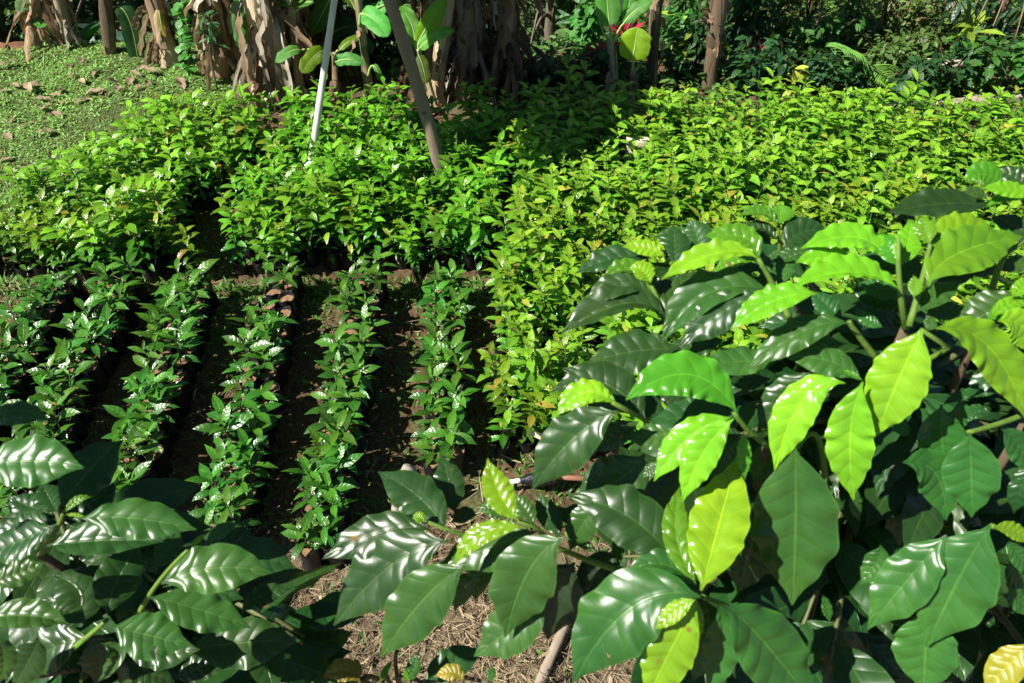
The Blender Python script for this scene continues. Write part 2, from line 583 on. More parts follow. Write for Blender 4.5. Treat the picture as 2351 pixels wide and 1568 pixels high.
def bag_mesh(rg, h=.17, r=.046):
    """Black nursery bag: soft tube of plastic film with an open, slightly folded rim."""
    mb = MB()
    zs = np.array([0.0, .004, .03, .06, .09, .12, .145, .158, .17, .168, .150, .146]) * h / .17
    rr = np.array([.80, .97, 1.0, 1.02, .99, 1.01, 1.0, 1.0, 1.05, 1.0, .955, .93]) * r
    k, sd = len(zs), 18
    th = np.arange(sd + 1) / sd * 2 * pi
    a = rg.uniform(0, 6.28, 4)
    wr = 1 + .035 * np.sin(3 * th[None] + a[0] + 25 * zs[:, None]) + .02 * np.sin(7 * th[None] + a[1] - 40 * zs[:, None])
    zz = zs[:, None] + (zs[:, None] > .91 * h) * (.010 * np.sin(2 * th[None] + a[2]) + .005 * np.sin(5 * th[None] + a[3]))
    V = np.stack([rr[:, None] * wr * np.cos(th), rr[:, None] * wr * np.sin(th), zz + 0 * th[None]], -1)
    U = np.zeros((k, sd + 1, 3))
    U[..., 0], U[..., 1] = th / 6.28, zs[:, None]
    mb.add(V, grid_quads(1, k, sd + 1), np.array([.012, .012, .014]), U)
    return mb


def soil_mesh(rg, z=.148, r=.045):
    mb = MB()
    rr = np.array([0, .25, .5, .75, 1.0]) * r
    sd = 14
    th = np.arange(sd + 1) / sd * 2 * pi
    z2 = z + rg.normal(0, .003, (5, sd + 1))
    z2[:, -1] = z2[:, 0]
    z2[0] = z + .004
    V = np.stack([rr[:, None] * np.cos(th), rr[:, None] * np.sin(th), z2], -1)
    mb.add(V, grid_quads(1, 5, sd + 1), np.array([.26, .155, .085]), np.zeros((5, sd + 1, 3)))
    n = 46                                                     # rice husk and crumbs on the soil
    a, q = rg.uniform(0, 6.28, n), np.sqrt(rg.random(n)) * r * .93
    leaves(mb, np.stack([q * np.cos(a), q * np.sin(a), np.full(n, z + .004)], -1), rg.uniform(0, 6.28, n), rg.uniform(-.2, .5, n), 0.2,
           rg.uniform(.006, .014, n), rg.uniform(.003, .005, n), np.array([.50, .36, .20]), ns=2, nc=2, prof=(LV, LW), tint=.35)
    return mb


rgS = np.random.default_rng(11)
POT_PROTO = []
POT_NAME = 'potted_coffee_seedling'
C_POT_OLD, C_POT_NEW, C_POT_TIP = np.array([.042, .155, .020]), np.array([.13, .35, .022]), np.array([.12, .32, .025])
for i in range(12):
    lf, st = seedling(rgS, rgS.uniform(.11, .17), int(rgS.integers(5, 7)), .060, .125, C_POT_OLD, C_POT_NEW, C_POT_TIP, spread=1.0, ns=8, wratio=.33, low=.2)
    POT_PROTO.append((bag_mesh(rgS).mesh('bag', M['plastic']), soil_mesh(rgS).mesh('soil', M['potsoil']), st.mesh('stem', M['twig']), lf.mesh('foliage', M['leaf_seed'])))


def child(name, me, parent, z=0.0, rz=0.0, s=1.0):
    o = bpy.data.objects.new(name, me)
    COL.objects.link(o)
    o.parent = parent
    o.location.z = z
    o.rotation_euler.z = rz
    o.scale = (s, s, s)
    return o


def pot_proto(i, plant=True):
    b, s, t, f = POT_PROTO[i]
    r = thing(POT_NAME if plant else 'soil_filled_bag', '', '', (0, 0, -50))
    bag = child('bag', b, r)
    child('soil', s, bag)
    if plant:
        child('stem', t, r, .146)
        child('foliage', f, r, .146)
    return r


PROTO = [pot_proto(i) for i in range(12)]
EMPTY_BAG = pot_proto(0, False)

# each row: right-hand file of bags from its far end to its near end (photograph points at bag height), then how many pairs have lost their plant
ROWS = [((167, 641), (-92, 1060), ()), ((301, 643), (52, 1165), ()), ((468, 652), (262, 1300), ()),
        ((672, 628), (539, 1225), (1, 2, 3)), ((862, 640), (757, 1252), (4,)), ((1046, 646), (1042, 1052), ())]
used = set()
for ri, (fa, ne, gaps) in enumerate(ROWS):
    a, b = on_z(*fa, .165)[:2], on_z(*ne, .165)[:2]
    ln = np.linalg.norm(b - a)
    d = (b - a) / ln
    left = np.array([d[1], -d[0]])                    # towards the left of the photograph
    n = int(ln / .1005)
    for fi in (0, 1):
        for k in range(n + 1):
            p = a + d * (k * .1005 + (.04 if fi else 0) + rgS.normal(0, .005)) + left * (.1 * fi + rgS.normal(0, .006))
            u, v, dd = project((p[0], p[1], .2))
            if u < -90:
                continue
            gap = (k in gaps and (fi == 1 or k > 1)) or (fi == 0 and rgS.random() < .10)
            pi_ = int(rgS.integers(0, 12))
            src = EMPTY_BAG if gap else PROTO[pi_]
            key = 'e' if gap else pi_
            o = src if key not in used else copy_tree(src)
            used.add(key)
            o.location = (p[0], p[1], float(gz(p[0], p[1])) - .004)
            o.rotation_euler = (rgS.normal(0, .03), rgS.normal(0, .03), rgS.uniform(0, 6.28))
            side = 'right' if fi == 0 else 'left'
            row = ORD[ri] + ' row'
            if gap:
                tag(o, f'bag of bare soil, {ORD[k]} from far end, {side} file, {row} from left', 'nursery bag', 'bags of bare soil in the seedling rows')
            else:
                tag(o, f'coffee seedling in black bag, {ORD[k]} from far end, {side} file, {row} from left', 'seedling', 'potted coffee seedlings in double rows')
                s = rgS.uniform(.85, 1.2)
                for ch in o.children:
                    if not ch.name.startswith('bag'):
                        ch.scale = (s, s, s)
for i, o in enumerate(PROTO + [EMPTY_BAG]):
    if o['category'] == '':
        for ch in list(o.children):
            for g in list(ch.children):
                bpy.data.objects.remove(g)
            bpy.data.objects.remove(ch)
        bpy.data.objects.remove(o)

# ---- the dense beds of taller seedlings behind
BEDS = {
    'A': [(-3.35, 3.70), (-1.86, 3.68), (-2.06, 3.98), (-2.12, 4.36), (-1.80, 4.55), (-1.72, 5.2), (-2.45, 5.3), (-2.9, 4.5), (-3.2, 4.0)],
    'B': [(-1.72, 3.70), (-.15, 3.74), (-.10, 4.4), (-.06, 4.9), (-.5, 5.1), (-.85, 5.42), (-1.62, 5.32), (-1.66, 4.6), (-1.74, 4.3)],
    'C': [(-.08, 2.36), (3.9, 2.36), (3.75, 5.25), (2.9, 5.2), (2.4, 5.42), (.9, 5.35), (.35, 5.45), (-.35, 5.32), (.02, 4.6), (-.04, 3.8)],
}
BEDINFO = {
    'A': ('seedlings of the bed next to the lawn', 'bushy coffee seedling with some orange new leaves, in the bed beside the grass'),
    'B': ('seedlings of the middle bed around the poles', 'bright green coffee seedling packed in the bed round the two leaning poles'),
    'C': ('seedlings of the wide yellowish bed', 'yellow-green coffee seedling packed in the wide bed beyond the big coffee bush'),
}
BC = {'A': (np.array([.070, .22, .018]), np.array([.26, .46, .02]), np.array([.34, .27, .04])),
      'B': (np.array([.060, .22, .018]), np.array([.22, .46, .018]), np.array([.28, .38, .03])),
      'C': (np.array([.080, .25, .018]), np.array([.29, .46, .025]), np.array([.40, .38, .05]))}


def inside(poly, x, y):
    c = False
    for (x0, y0), (x1, y1) in zip(poly, poly[1:] + poly[:1]):
        if (y0 > y) != (y1 > y) and x < (x1 - x0) * (y - y0) / (y1 - y0) + x0:
            c = not c
    return c


rgB = np.random.default_rng(5)
spots = []
for key, poly in BEDS.items():
    for gy in np.arange(2.3, 5.6, .108):
        for gx in np.arange(-3.5, 4.0, .108):
            x, y = gx + rgB.normal(0, .022), gy + rgB.normal(0, .022)
            if not inside(poly, x, y):
                continue
            u, v, d = project((x, y, .4))
            hid = (u > 1400 and v > 700 - .25 * (u - 1400)) or u < -60 or u > 2420
            spots.append((hid, d, key, x, y))
spots.sort(key=lambda s: (s[0], s[1]))
VAR = {}
for key in 'ABC':
    VAR[key] = []
    for i in range(9):
        h = rgB.uniform(.28, .42)
        mix = rgB.uniform(-.4, .35)
        co = BC[key][0] * (1 + mix)
        lf, st = seedling(rgB, h, int(rgB.integers(11, 13)), .046, .108, co, BC[key][1] * (1 + mix * .5), BC[key][2], spread=1.15, up=.10, low=.03, wratio=.40)
        VAR[key].append((lf, st))
BAGV = [bag_mesh(rgB, .10, .042) for i in range(3)]
BAGM = [b.mesh('bag', M['plastic']) for b in BAGV]
VM = {k: [(lf.mesh('foliage', M['leaf_seed']), st.mesh('stem', M['twig'])) for lf, st in v] for k, v in VAR.items()}
rest = {'leaf': MB(), 'bag': MB()}
protos = {}
for i, (hid, d, key, x, y) in enumerate(spots):
    j = int(rgB.integers(0, 9))
    rz, s = rgB.uniform(0, 6.28), rgB.uniform(.85, 1.1) * (1 + .14 * float(np.sin(4.1 * x + 2 * np.sin(2.3 * y)) * np.sin(3.7 * y + 1.3 * x)))
    z = float(gz(x, y)) - .003
    if i < 295:
        if (key, j) in protos:
            o = copy_tree(protos[key, j])
        else:
            o = thing('coffee_seedling', '', '', (0, 0, 0))
            child('bag', BAGM[j % 3], o)
            child('stem', VM[key][j][1], o, .088)
            child('foliage', VM[key][j][0], o, .088)
            protos[key, j] = o
        tag(o, BEDINFO[key][1], 'seedling', BEDINFO[key][0])
        o.location = (x, y, z)
        o.rotation_euler = (rgB.normal(0, .05), rgB.normal(0, .05), rz)
        o.scale = (s, s, s)
    else:
        c, sn = cos(rz) * s, sin(rz) * s
        tv = rgB.uniform(.8, 1.2)
        for src, dst, dz in ((VAR[key][j][0], 'leaf', .088), (VAR[key][j][1], 'leaf', .088), (BAGV[j % 3], 'bag', 0)):
            V, Q, C, U = src.arrays()
            W = np.stack([V[:, 0] * c - V[:, 1] * sn + x, V[:, 0] * sn + V[:, 1] * c + y, V[:, 2] * s + dz + z], -1)
            rest[dst].add(W, Q, C * tv, U)
r = rest['leaf'].build('massed_seedlings', M['leaf_seed'])
tag(r, 'mass of further coffee seedlings filling the beds up to the banana plants', 'seedlings', kind='stuff')
rb = rest['bag'].build('bags', M['plastic'], r, (0, 0, 0))
rb['kind'] = 'stuff'

# ------------------------------------------------------------------ the large coffee bushes close to the photographer
REG = {'R1': (2050, 650), 'R2': (2921, 650), 'R3': (2050, 1300), 'R4': (2921, 1300), 'R5': (2050, 1948), 'R6': (2921, 1948),
       'C1': (1200, 1780), 'L1': (0, 1550), 'L2': (0, 1948)}
NAT = 4096 / 2351.0


def rp(reg, x, y):
    ox, oy = REG[reg]
    return (ox + x / 2) / NAT, (oy + y / 2) / NAT


KIND = {'d': np.array([.024, .076, .017]), 'm': np.array([.040, .122, .022]), 'g': np.array([.085, .25, .014]), 'y': np.array([.175, .39, .016]),
        'o': np.array([.24, .22, .018]), 'b': np.array([.02, .045, .016])}
KR = {'d': .0, 'm': .0, 'g': -.5, 'y': -.8, 'o': .5, 'b': .8}
rgL = np.random.default_rng(21)


def px_leaf(mb, spec):
    reg, bx, by, mx, my, tx, ty, kind, k, dep, w = spec[:11]
    dd = spec[11] if len(spec) > 11 else None
    side = spec[12] if len(spec) > 12 else 0.0
    ub, um, ut = rp(reg, bx, by), rp(reg, mx, my), rp(reg, tx, ty)
    du, dv = ut[0] - ub[0], ut[1] - ub[1]
    if dd is None:
        dz = (.55 * max(0, -dv) + .40 * max(0, dv)) * dep / F
    else:
        dz = dd * math.hypot(du, dv) * dep / F
    P = curve3(px(*ub, dep), px(*um, dep + .42 * dz), px(*ut, dep + dz), 44)
    col = KIND[kind] * rgL.uniform(.85, 1.15)
    young = kind in 'yg'
    big_leaf(mb, P, w, col, k, side, KR[kind], fold=(.30 if young else .24) + 1.5 * max(0, .42 - k), wave=.024 if young else .022, corr=.0065 if young else .0055, nwave=6.5 if young else 4.0)


def px_twig(mb, pts, r0, r1, col):
    """pts: (region, x, y, depth)"""
    P = np.array([px(*rp(p[0], p[1], p[2]), p[3]) for p in pts])
    if len(P) == 2:
        P = np.linspace(P[0], P[1], 6)
    elif len(P) == 3:
        P = curve3(*P, 10)
    tube(mb, P, np.linspace(r0, r1, len(P)) * .78, col, 8)
    return P


GREENTWIG, BROWNTWIG = np.array([.11, .20, .03]), np.array([.10, .075, .045])

# leaf: region, base x y, middle x y, tip x y, kind, turn to the eye, distance, width/length [, depth slope, sideways turn]
RIGHT = [
    # twig path, then its leaves
    ([('R3', 1500, 420, 1.22), ('R1', 1310, 1440, 1.16), ('R1', 1200, 1180, 1.12), ('R1', 1105, 965, 1.10)], .006, .0035, [
        ('R1', 1115, 1040, 850, 985, 580, 1160, 'd', .25, 1.11, .40),
        ('R1', 1220, 1235, 900, 1130, 390, 1370, 'd', .05, 1.10, .36),
        ('R1', 1105, 965, 1030, 860, 930, 850, 'y', .35, 1.09, .75),
        ('R1', 1105, 980, 900, 860, 730, 950, 'g', .05, 1.13, .40),
        ('R1', 1150, 1090, 1260, 960, 1340, 890, 'd', .6, 1.13, .55, .6),
        ('R1', 1150, 1060, 1380, 960, 1590, 870, 'd', .45, 1.12, .34),
        ('R1', 1260, 1290, 1300, 1080, 1560, 900, 'm', .35, 1.10, .34),
    ]),
    ([('R1', 1290, 1180, 1.2), ('R1', 1260, 900, 1.19), ('R1', 1225, 760, 1.17)], .004, .003, [
        ('R1', 1110, 770, 830, 760, 500, 890, 'd', .30, 1.18, .36),
        ('R1', 1220, 750, 1060, 680, 875, 675, 'y', .45, 1.15, .42),
        ('R1', 1225, 770, 1190, 700, 1165, 625, 'y', .3, 1.16, .3),
        ('R1', 1300, 815, 1295, 640, 1285, 500, 'd', .9, 1.16, .66, .5),
        ('R1', 1470, 760, 1480, 600, 1400, 455, 'd', .9, 1.22, .72, .4),
        ('R1', 1500, 700, 1320, 600, 1130, 600, 'd', .6, 1.24, .5),
        ('R1', 1110, 800, 1190, 900, 1260, 1110, 'd', .7, 1.17, .60, .3),
    ]),
    ([('R2', 480, 1260, 1.03), ('R2', 360, 1010, 1.02), ('R2', 225, 770, 1.0)], .006, .0035, [
        ('R1', 1970, 770, 1640, 725, 1185, 940, 'y', .22, 1.0, .26),
        ('R1', 1965, 760, 1850, 600, 1530, 590, 'g', .55, 1.03, .42),
        ('R1', 2060, 1025, 1560, 1050, 1195, 1440, 'm', .18, 1.01, .34),
        ('R1', 2020, 1060, 1680, 1190, 1335, 1475, 'd', .55, .99, .40),
        ('R1', 1960, 780, 1800, 800, 1600, 880, 'g', .1, 1.06, .45),
        ('R1', 2060, 1010, 1820, 900, 1560, 980, 'd', .55, 1.08, .55),
        ('R2', 360, 1010, 300, 850, 250, 700, 'm', .5, 1.05, .3),
        ('R2', 380, 990, 440, 830, 490, 720, 'm', .5, 1.07, .42),
    ]),
    ([('R2', 400, 950, 1.2), ('R2', 395, 700, 1.17), ('R2', 385, 480, 1.15)], .004, .003, [
        ('R2', 395, 490, 400, 410, 400, 330, 'g', .75, 1.14, 1.1, .55),
        ('R2', 380, 500, 240, 405, 60, 435, 'g', .12, 1.14, .36),
        ('R2', 375, 620, 240, 525, 70, 545, 'd', .1, 1.15, .36),
        ('R2', 410, 610, 450, 540, 490, 460, 'm', .5, 1.16, .3),
        ('R2', 400, 740, 410, 850, 378, 950, 'm', .75, 1.16, .55, .3),
        ('R2', 430, 690, 560, 560, 790, 545, 'd', .75, 1.12, .52),
        ('R2', 440, 640, 530, 540, 620, 430, 'd', .8, 1.15, .7),
        ('R2', 330, 660, 200, 580, 60, 640, 'd', .5, 1.18, .5),
        ('R2', 430, 760, 380, 740, 310, 800, 'm', .1, 1.12, .5),
        ('R2', 640, 690, 520, 740, 330, 800, 'm', .15, 1.08, .4),
        ('R2', 500, 740, 720, 660, 800, 560, 'd', .4, 1.1, .3),
    ]),
    ([('R2', 1400, 1330, 1.02), ('R2', 1355, 1000, 1.0), ('R2', 1345, 820, .99), ('R2', 1345, 600, .985)], .006, .003, [
        ('R2', 1345, 1010, 930, 880, 490, 1010, 'y', .06, .98, .30),
        ('R2', 1270, 800, 1010, 600, 560, 690, 'y', .30, 1.01, .32),
        ('R2', 1010, 830, 760, 760, 520, 800, 'y', .75, 1.02, .42),
        ('R2', 1350, 830, 1260, 660, 1205, 560, 'g', .75, 1.0, .55),
        ('R2', 1360, 830, 1420, 640, 1440, 460, 'y', .7, 1.01, .42),
        ('R2', 1345, 800, 1335, 680, 1350, 590, 'y', .3, .985, .22),
        ('R2', 700, 1050, 340, 1110, 0, 1345, 'y', .30, .95, .34),
        ('R2', 1370, 1080, 1200, 1010, 1020, 960, 'm', .5, 1.04, .5),
        ('R2', 1380, 1150, 1150, 1080, 960, 1000, 'd', .5, 1.06, .5),
        ('R2', 900, 1250, 760, 1130, 650, 1020, 'd', .5, 1.06, .55),
        ('R2', 1220, 1320, 1080, 1240, 1000, 1150, 'm', .6, 1.04, .4),
        ('R2', 1360, 900, 1180, 800, 1000, 760, 'd', .5, 1.08, .5),
        ('R2', 1370, 1000, 1450, 820, 1500, 740, 'd', .5, 1.05, .4),
    ]),
    ([('R2', 1430, 1310, 1.01), ('R2', 1540, 920, 1.0), ('R2', 1600, 650, .99)], .006, .0035, [
        ('R2', 1585, 990, 1790, 740, 2340, 590, 'g', .62, .98, .40),
        ('R2', 1610, 670, 1830, 520, 2140, 560, 'y', .4, 1.02, .44),
        ('R2', 1600, 650, 1560, 540, 1540, 425, 'g', .7, .99, .62),
        ('R2', 1605, 640, 1660, 520, 1700, 420, 'g', .5, 1.02, .4),
        ('R2', 1540, 650, 1480, 540, 1420, 440, 'g', .5, 1.05, .5),
        ('R2', 1465, 1080, 1480, 990, 1465, 900, 'g', .6, .98, .5),
        ('R2', 1490, 1200, 1650, 1060, 1860, 950, 'm', .5, 1.0, .34),
        ('R2', 1600, 940, 1800, 930, 1950, 900, 'd', .3, 1.04, .4),
        ('R2', 1530, 1080, 1560, 950, 1560, 760, 'd', .6, 1.04, .35),
        ('R2', 1500, 1170, 1700, 1180, 1900, 1180, 'm', .5, 1.05, .45),
        ('R2', 1660, 700, 1900, 640, 2120, 700, 'd', .5, 1.1, .45),
    ]),
    ([('R2', 2030, 1250, 1.05), ('R2', 2135, 870, 1.03), ('R2', 2210, 720, 1.02), ('R2', 2400, 600, 1.02)], .006, .004, [
        ('R2', 2330, 1040, 2080, 1190, 1790, 1330, 'm', .65, .99, .62),
        ('R2', 2090, 350, 1700, 330, 1240, 405, 'd', .3, 1.06, .34),
        ('R2', 2190, 185, 2010, 90, 1885, 160, 'g', .6, 1.02, .62),
        ('R2', 2450, 265, 2230, 215, 2005, 205, 'y', .5, .98, .34),
        ('R2', 2450, 240, 2260, 110, 2100, 60, 'd', .7, 1.08, .5),
        ('R2', 2460, 300, 2230, 290, 2040, 360, 'g', .1, 1.0, .36),
        ('R2', 2480, 640, 2250, 500, 2070, 430, 'd', .6, 1.1, .46),
        ('R2', 2060, 300, 1950, 250, 1830, 320, 'm', .2, 1.1, .5),
        ('R2', 1480, 480, 1400, 410, 1330, 490, 'd', .4, 1.08, .4),
        ('R2', 2140, 860, 2050, 780, 1990, 720, 'm', .6, 1.05, .5),
        ('R2', 2240, 690, 2230, 600, 2225, 530, 'g', .5, 1.02, .5),
        ('R2', 2150, 870, 2300, 810, 2440, 790, 'm', .6, 1.03, .45),
        ('R2', 2140, 900, 1980, 840, 1820, 900, 'd', .5, 1.07, .5),
        ('R2', 2250, 1080, 2330, 1000, 2420, 900, 'y', .5, .96, .4),
        ('R2', 2080, 1240, 2240, 1130, 2420, 1120, 'y', .4, .96, .3),
        ('R2', 2050, 1260, 2220, 1190, 2400, 1180, 'g', .3, .98, .4),
    ]),
    ([('R4', 1180, 280, 1.02), ('R2', 1020, 1375, 1.0), ('R2', 950, 1270, .99)], .0055, .004, [
        ('R2', 955, 1290, 600, 1340, 140, 1650, 'm', .45, .97, .30),
        ('R4', 1045, 440, 790, 290, 430, 260, 'm', .55, .98, .40),
        ('R4', 920, 465, 580, 600, 355, 1165, 'y', .6, .96, .32),
        ('R4', 1065, 455, 960, 850, 985, 1405, 'y', .9, .95, .34),
        ('R4', 640, 380, 440, 560, 215, 870, 'd', .7, .99, .44),
        ('R4', 420, 265, 130, 290, -300, 310, 'm', .35, 1.02, .36),
        ('R4', 330, 430, 150, 480, -40, 600, 'd', .2, 1.06, .36),
        ('R4', 1060, 445, 960, 390, 880, 360, 'g', .3, .97, .3),
        ('R4', 930, 150, 700, 180, 460, 200, 'm', .05, 1.02, .4),
        ('R4', 560, 890, 520, 960, 560, 1040, 'd', .6, 1.08, .9),
        ('R4', 320, 960, 250, 1060, 200, 1260, 'm', .6, 1.05, .5),
    ]),
    ([('R3', 2040, 965, 1.02), ('R3', 1880, 835, .99), ('R3', 1770, 690, .97)], .0055, .004, [
        ('R3', 1790, 695, 1400, 395, 905, 600, 'g', .55, .95, .36, .0),
        ('R3', 1745, 740, 1420, 890, 1130, 1250, 'y', .85, .96, .32),
        ('R3', 1770, 750, 1530, 1010, 1360, 1415, 'y', .85, .945, .32),
        ('R3', 1850, 850, 1850, 1000, 1860, 1240, 'g', .5, .98, .26),
        ('R3', 1780, 700, 1550, 720, 1090, 770, 'd', .55, 1.03, .46),
        ('R3', 1850, 880, 1600, 860, 1500, 880, 'd', .4, 1.03, .5),
        ('R3', 1840, 830, 1870, 700, 1960, 600, 'd', .5, 1.04, .4),
        ('R3', 1820, 890, 1700, 1050, 1600, 1300, 'd', .7, 1.05, .5),
    ]),
    ([('R3', 1300, 900, 1.1), ('R3', 1055, 755, 1.04), ('R3', 930, 690, 1.01), ('R3', 800, 620, .99)], .005, .0035, [
        ('R3', 1060, 745, 830, 520, 395, 345, 'd', .45, 1.03, .50),
        ('R3', 805, 630, 580, 540, 350, 730, 'y', .35, .99, .40),
        ('R3', 850, 690, 500, 890, 155, 1315, 'd', .75, .97, .42),
        ('R3', 1330, 190, 980, 210, 595, 300, 'd', .5, 1.08, .50),
        ('R3', 820, 640, 620, 480, 310, 540, 'd', .05, 1.05, .4),
        ('R3', 820, 620, 760, 560, 730, 540, 'y', .3, .99, .4),
        ('R3', 1060, 760, 1060, 620, 1000, 540, 'd', .6, 1.06, .7),
        ('R3', 1010, 770, 820, 900, 640, 1010, 'd', .2, 1.04, .5),
        ('R3', 1420, 820, 1180, 880, 900, 910, 'm', .6, 1.03, .45),
        ('R3', 1480, 600, 1300, 560, 1100, 540, 'd', .5, 1.09, .5),
        ('R3', 1700, 120, 1480, 160, 1190, 230, 'd', .5, 1.08, .4),
        ('R3', 1200, 1120, 1130, 1150, 1040, 1220, 'm', .5, 1.02, .6),
    ]),
    ([('R5', 1950, 1050, 1.02), ('R5', 1680, 940, .98), ('R5', 1515, 875, .94)], .005, .004, [
        ('R5', 1510, 830, 1620, 400, 1800, -245, 'y', .8, .94, .40, .45),
        ('R5', 1470, 775, 1310, 380, 1350, -20, 'g', .5, .96, .26, .5),
        ('R5', 1505, 880, 960, 960, 480, 1565, 'm', .7, .93, .44),
        ('R5', 1480, 915, 1290, 1250, 1060, 1720, 'y', .85, .91, .38),
        ('R5', 1470, 900, 1320, 980, 1130, 1150, 'y', .5, .90, .34),
        ('R5', 1490, 920, 1480, 1080, 1450, 1290, 'y', .3, .92, .22),
        ('R5', 1640, 950, 1680, 1250, 1560, 1640, 'm', .5, .94, .34),
        ('R5', 1680, 950, 1960, 1190, 2420, 1760, 'm', .7, .92, .42),
        ('R5', 1530, 900, 1560, 1150, 1440, 1560, 'd', .6, .98, .42),
        ('R5', 1480, 800, 1200, 620, 900, 690, 'm', .2, .99, .36),
    ]),
    ([('R4', 1450, 420, 1.03), ('R4', 1600, 265, 1.0), ('R4', 1750, 180, .98), ('R4', 1530, 40, .96)], .005, .0035, [
        ('R4', 1540, 25, 1350, 420, 1160, 895, 'y', .85, .93, .46),
        ('R4', 1640, 30, 2060, 170, 2370, 760, 'y', .65, .93, .28),
        ('R4', 2140, -30, 2330, 10, 2460, 260, 'y', .75, .93, .5),
        ('R4', 1760, 160, 1690, 210, 1600, 190, 'm', .4, 1.0, .4),
        ('R4', 1790, 160, 1960, 130, 2160, 120, 'd', .5, 1.03, .4),
        ('R4', 1560, 40, 1600, -20, 1560, -80, 'm', .4, 1.0, .6),
    ]),
    ([('R4', 2420, 690, 1.02), ('R4', 2150, 790, 1.0), ('R4', 1900, 860, .98)], .005, .004, [
        ('R4', 1690, 635, 1690, 900, 1735, 1215, 'm', .75, 1.02, .55, .3),
        ('R4', 1910, 860, 1925, 1150, 1930, 1540, 'm', .85, .97, .56, .3),
        ('R4', 2165, 830, 2290, 950, 2440, 1200, 'm', .65, .95, .4),
        ('R4', 1380, 1100, 1640, 1190, 1725, 1565, 'm', .75, 1.02, .46),
        ('R4', 1830, 600, 1850, 740, 1830, 830, 'm', .5, 1.04, .6),
        ('R4', 1450, 830, 1350, 830, 1285, 840, 'm', .3, 1.03, .9),
        ('R4', 2000, 520, 1850, 560, 1700, 640, 'd', .3, 1.03, .3),
        ('R4', 2420, 1100, 2320, 1320, 2270, 1510, 'd', .7, .96, .36),
        ('R4', 2090, 720, 1960, 700, 1890, 790, 'd', .2, 1.04, .5),
        ('R4', 2300, 340, 2100, 420, 1900, 600, 'd', .6, 1.09, .5),
    ]),
    ([('R6', 2420, 460, 1.0), ('R6', 2240, 370, .98), ('R6', 2090, 310, .96)], .005, .004, [
        ('R6', 1730, 385, 1420, 740, 1095, 1140, 'm', .75, .97, .40),
        ('R6', 2080, 305, 1850, 690, 1565, 1280, 'm', .88, .94, .48),
        ('R6', 1560, 980, 1560, 1250, 1540, 1660, 'm', .85, 1.0, .62, .25),
        ('R6', 2110, 325, 2260, 350, 2420, 440, 'y', .5, .95, .4),
        ('R6', 2400, 1250, 2210, 1440, 2020, 1640, 'o', .7, .95, .46),
        ('R6', 2230, 430, 2300, 540, 2420, 700, 'm', .6, .98, .4),
        ('R6', 2230, 800, 2300, 900, 2440, 1000, 'm', .6, 1.0, .5),
        ('R6', 1200, 460, 1170, 600, 1040, 780, 'm', .5, 1.05, .5),
        ('R6', 1700, 1180, 1720, 1300, 1660, 1420, 'd', .5, 1.03, .5),
        ('R6', 2270, 560, 2290, 720, 2420, 860, 'm', .6, 1.02, .4),
        ('R6', 740, 860, 770, 960, 800, 1085, 'm', .5, 1.08, .3),
    ]),
    ([('R5', 2500, 60, 1.1), ('R4', 700, 900, 1.05), ('R4', 520, 1000, 1.02)], .006, .004, [
        ('R6', 510, -330, 520, 250, 495, 945, 'm', .85, .99, .47, .3),
        ('R3', 1060, 1030, 830, 1250, 465, 1400, 'd', .9, 1.05, .60, .35),
        ('R6', 220, 130, 170, 450, 60, 850, 'd', .8, 1.06, .55),
        ('R6', 1020, 0, 1000, 120, 1035, 280, 'm', .5, 1.05, .3),
        ('R3', 2000, 970, 2060, 1080, 1950, 1250, 'm', .5, 1.05, .5),
    ]),
    ([('R5', 1300, 690, 1.1), ('R5', 830, 660, 1.08), ('R5', 640, 600, 1.06), ('R5', 370, 490, 1.03), ('C1', 1880, 655, 1.0), ('C1', 1745, 610, .985)], .0065, .003, [
        ('R5', 1310, 610, 930, 240, 455, 75, 'd', .62, 1.0, .46),
        ('R5', 745, 190, 610, 230, 458, 510, 'm', .75, 1.04, .50),
        ('C1', 1890, 690, 1480, 830, 1110, 960, 'm', .85, 1.01, .46),
        ('C1', 1785, 660, 1440, 720, 1228, 985, 'y', .45, .96, .24),
        ('C1', 1745, 605, 1590, 380, 1500, 105, 'y', .85, .97, .42, .35),
        ('C1', 2110, 745, 1830, 1000, 1640, 1540, 'm', .88, .95, .48),
        ('C1', 1985, 1210, 1710, 1450, 1390, 1690, 'm', .85, 1.0, .48),
        ('C1', 1640, 850, 1450, 1050, 1405, 1240, 'm', .15, 1.02, .4),
        ('C1', 2200, 940, 2070, 1180, 1980, 1560, 'b', .75, 1.09, .60),
        ('C1', 1880, 640, 1790, 500, 1690, 390, 'm', .75, 1.05, .5),
        ('C1', 2090, 745, 1990, 560, 1890, 380, 'd', .7, 1.06, .45),
        ('C1', 1660, 590, 1540, 510, 1420, 540, 'm', .5, 1.05, .5),
        ('C1', 2330, 450, 2180, 560, 2060, 480, 'd', .5, 1.08, .5),
        ('C1', 2350, 860, 2240, 760, 2140, 700, 'm', .4, 1.06, .36),
        ('R5', 830, 660, 840, 560, 850, 330, 'm', .6, 1.1, .3),
        ('R5', 780, 760, 700, 640, 560, 1000, 'b', .6, 1.1, .5),
    ]),
    ([('C1', 2060, 735, 1.05), ('C1', 1600, 800, 1.07), ('C1', 1235, 700, 1.05), ('C1', 1030, 620, 1.03)], .004, .003, [
        ('C1', 1170, 700, 950, 420, 622, 215, 'd', .55, 1.04, .40, .7),
        ('C1', 1240, 550, 1190, 300, 1135, 85, 'd', .85, 1.10, .48, .6),
        ('C1', 1045, 680, 690, 690, 180, 910, 'd', .5, 1.03, .36),
        ('C1', 1185, 770, 740, 950, 268, 1445, 'd', .65, 1.0, .38),
        ('C1', 1330, 960, 990, 1230, 640, 1700, 'm', .85, .97, .40),
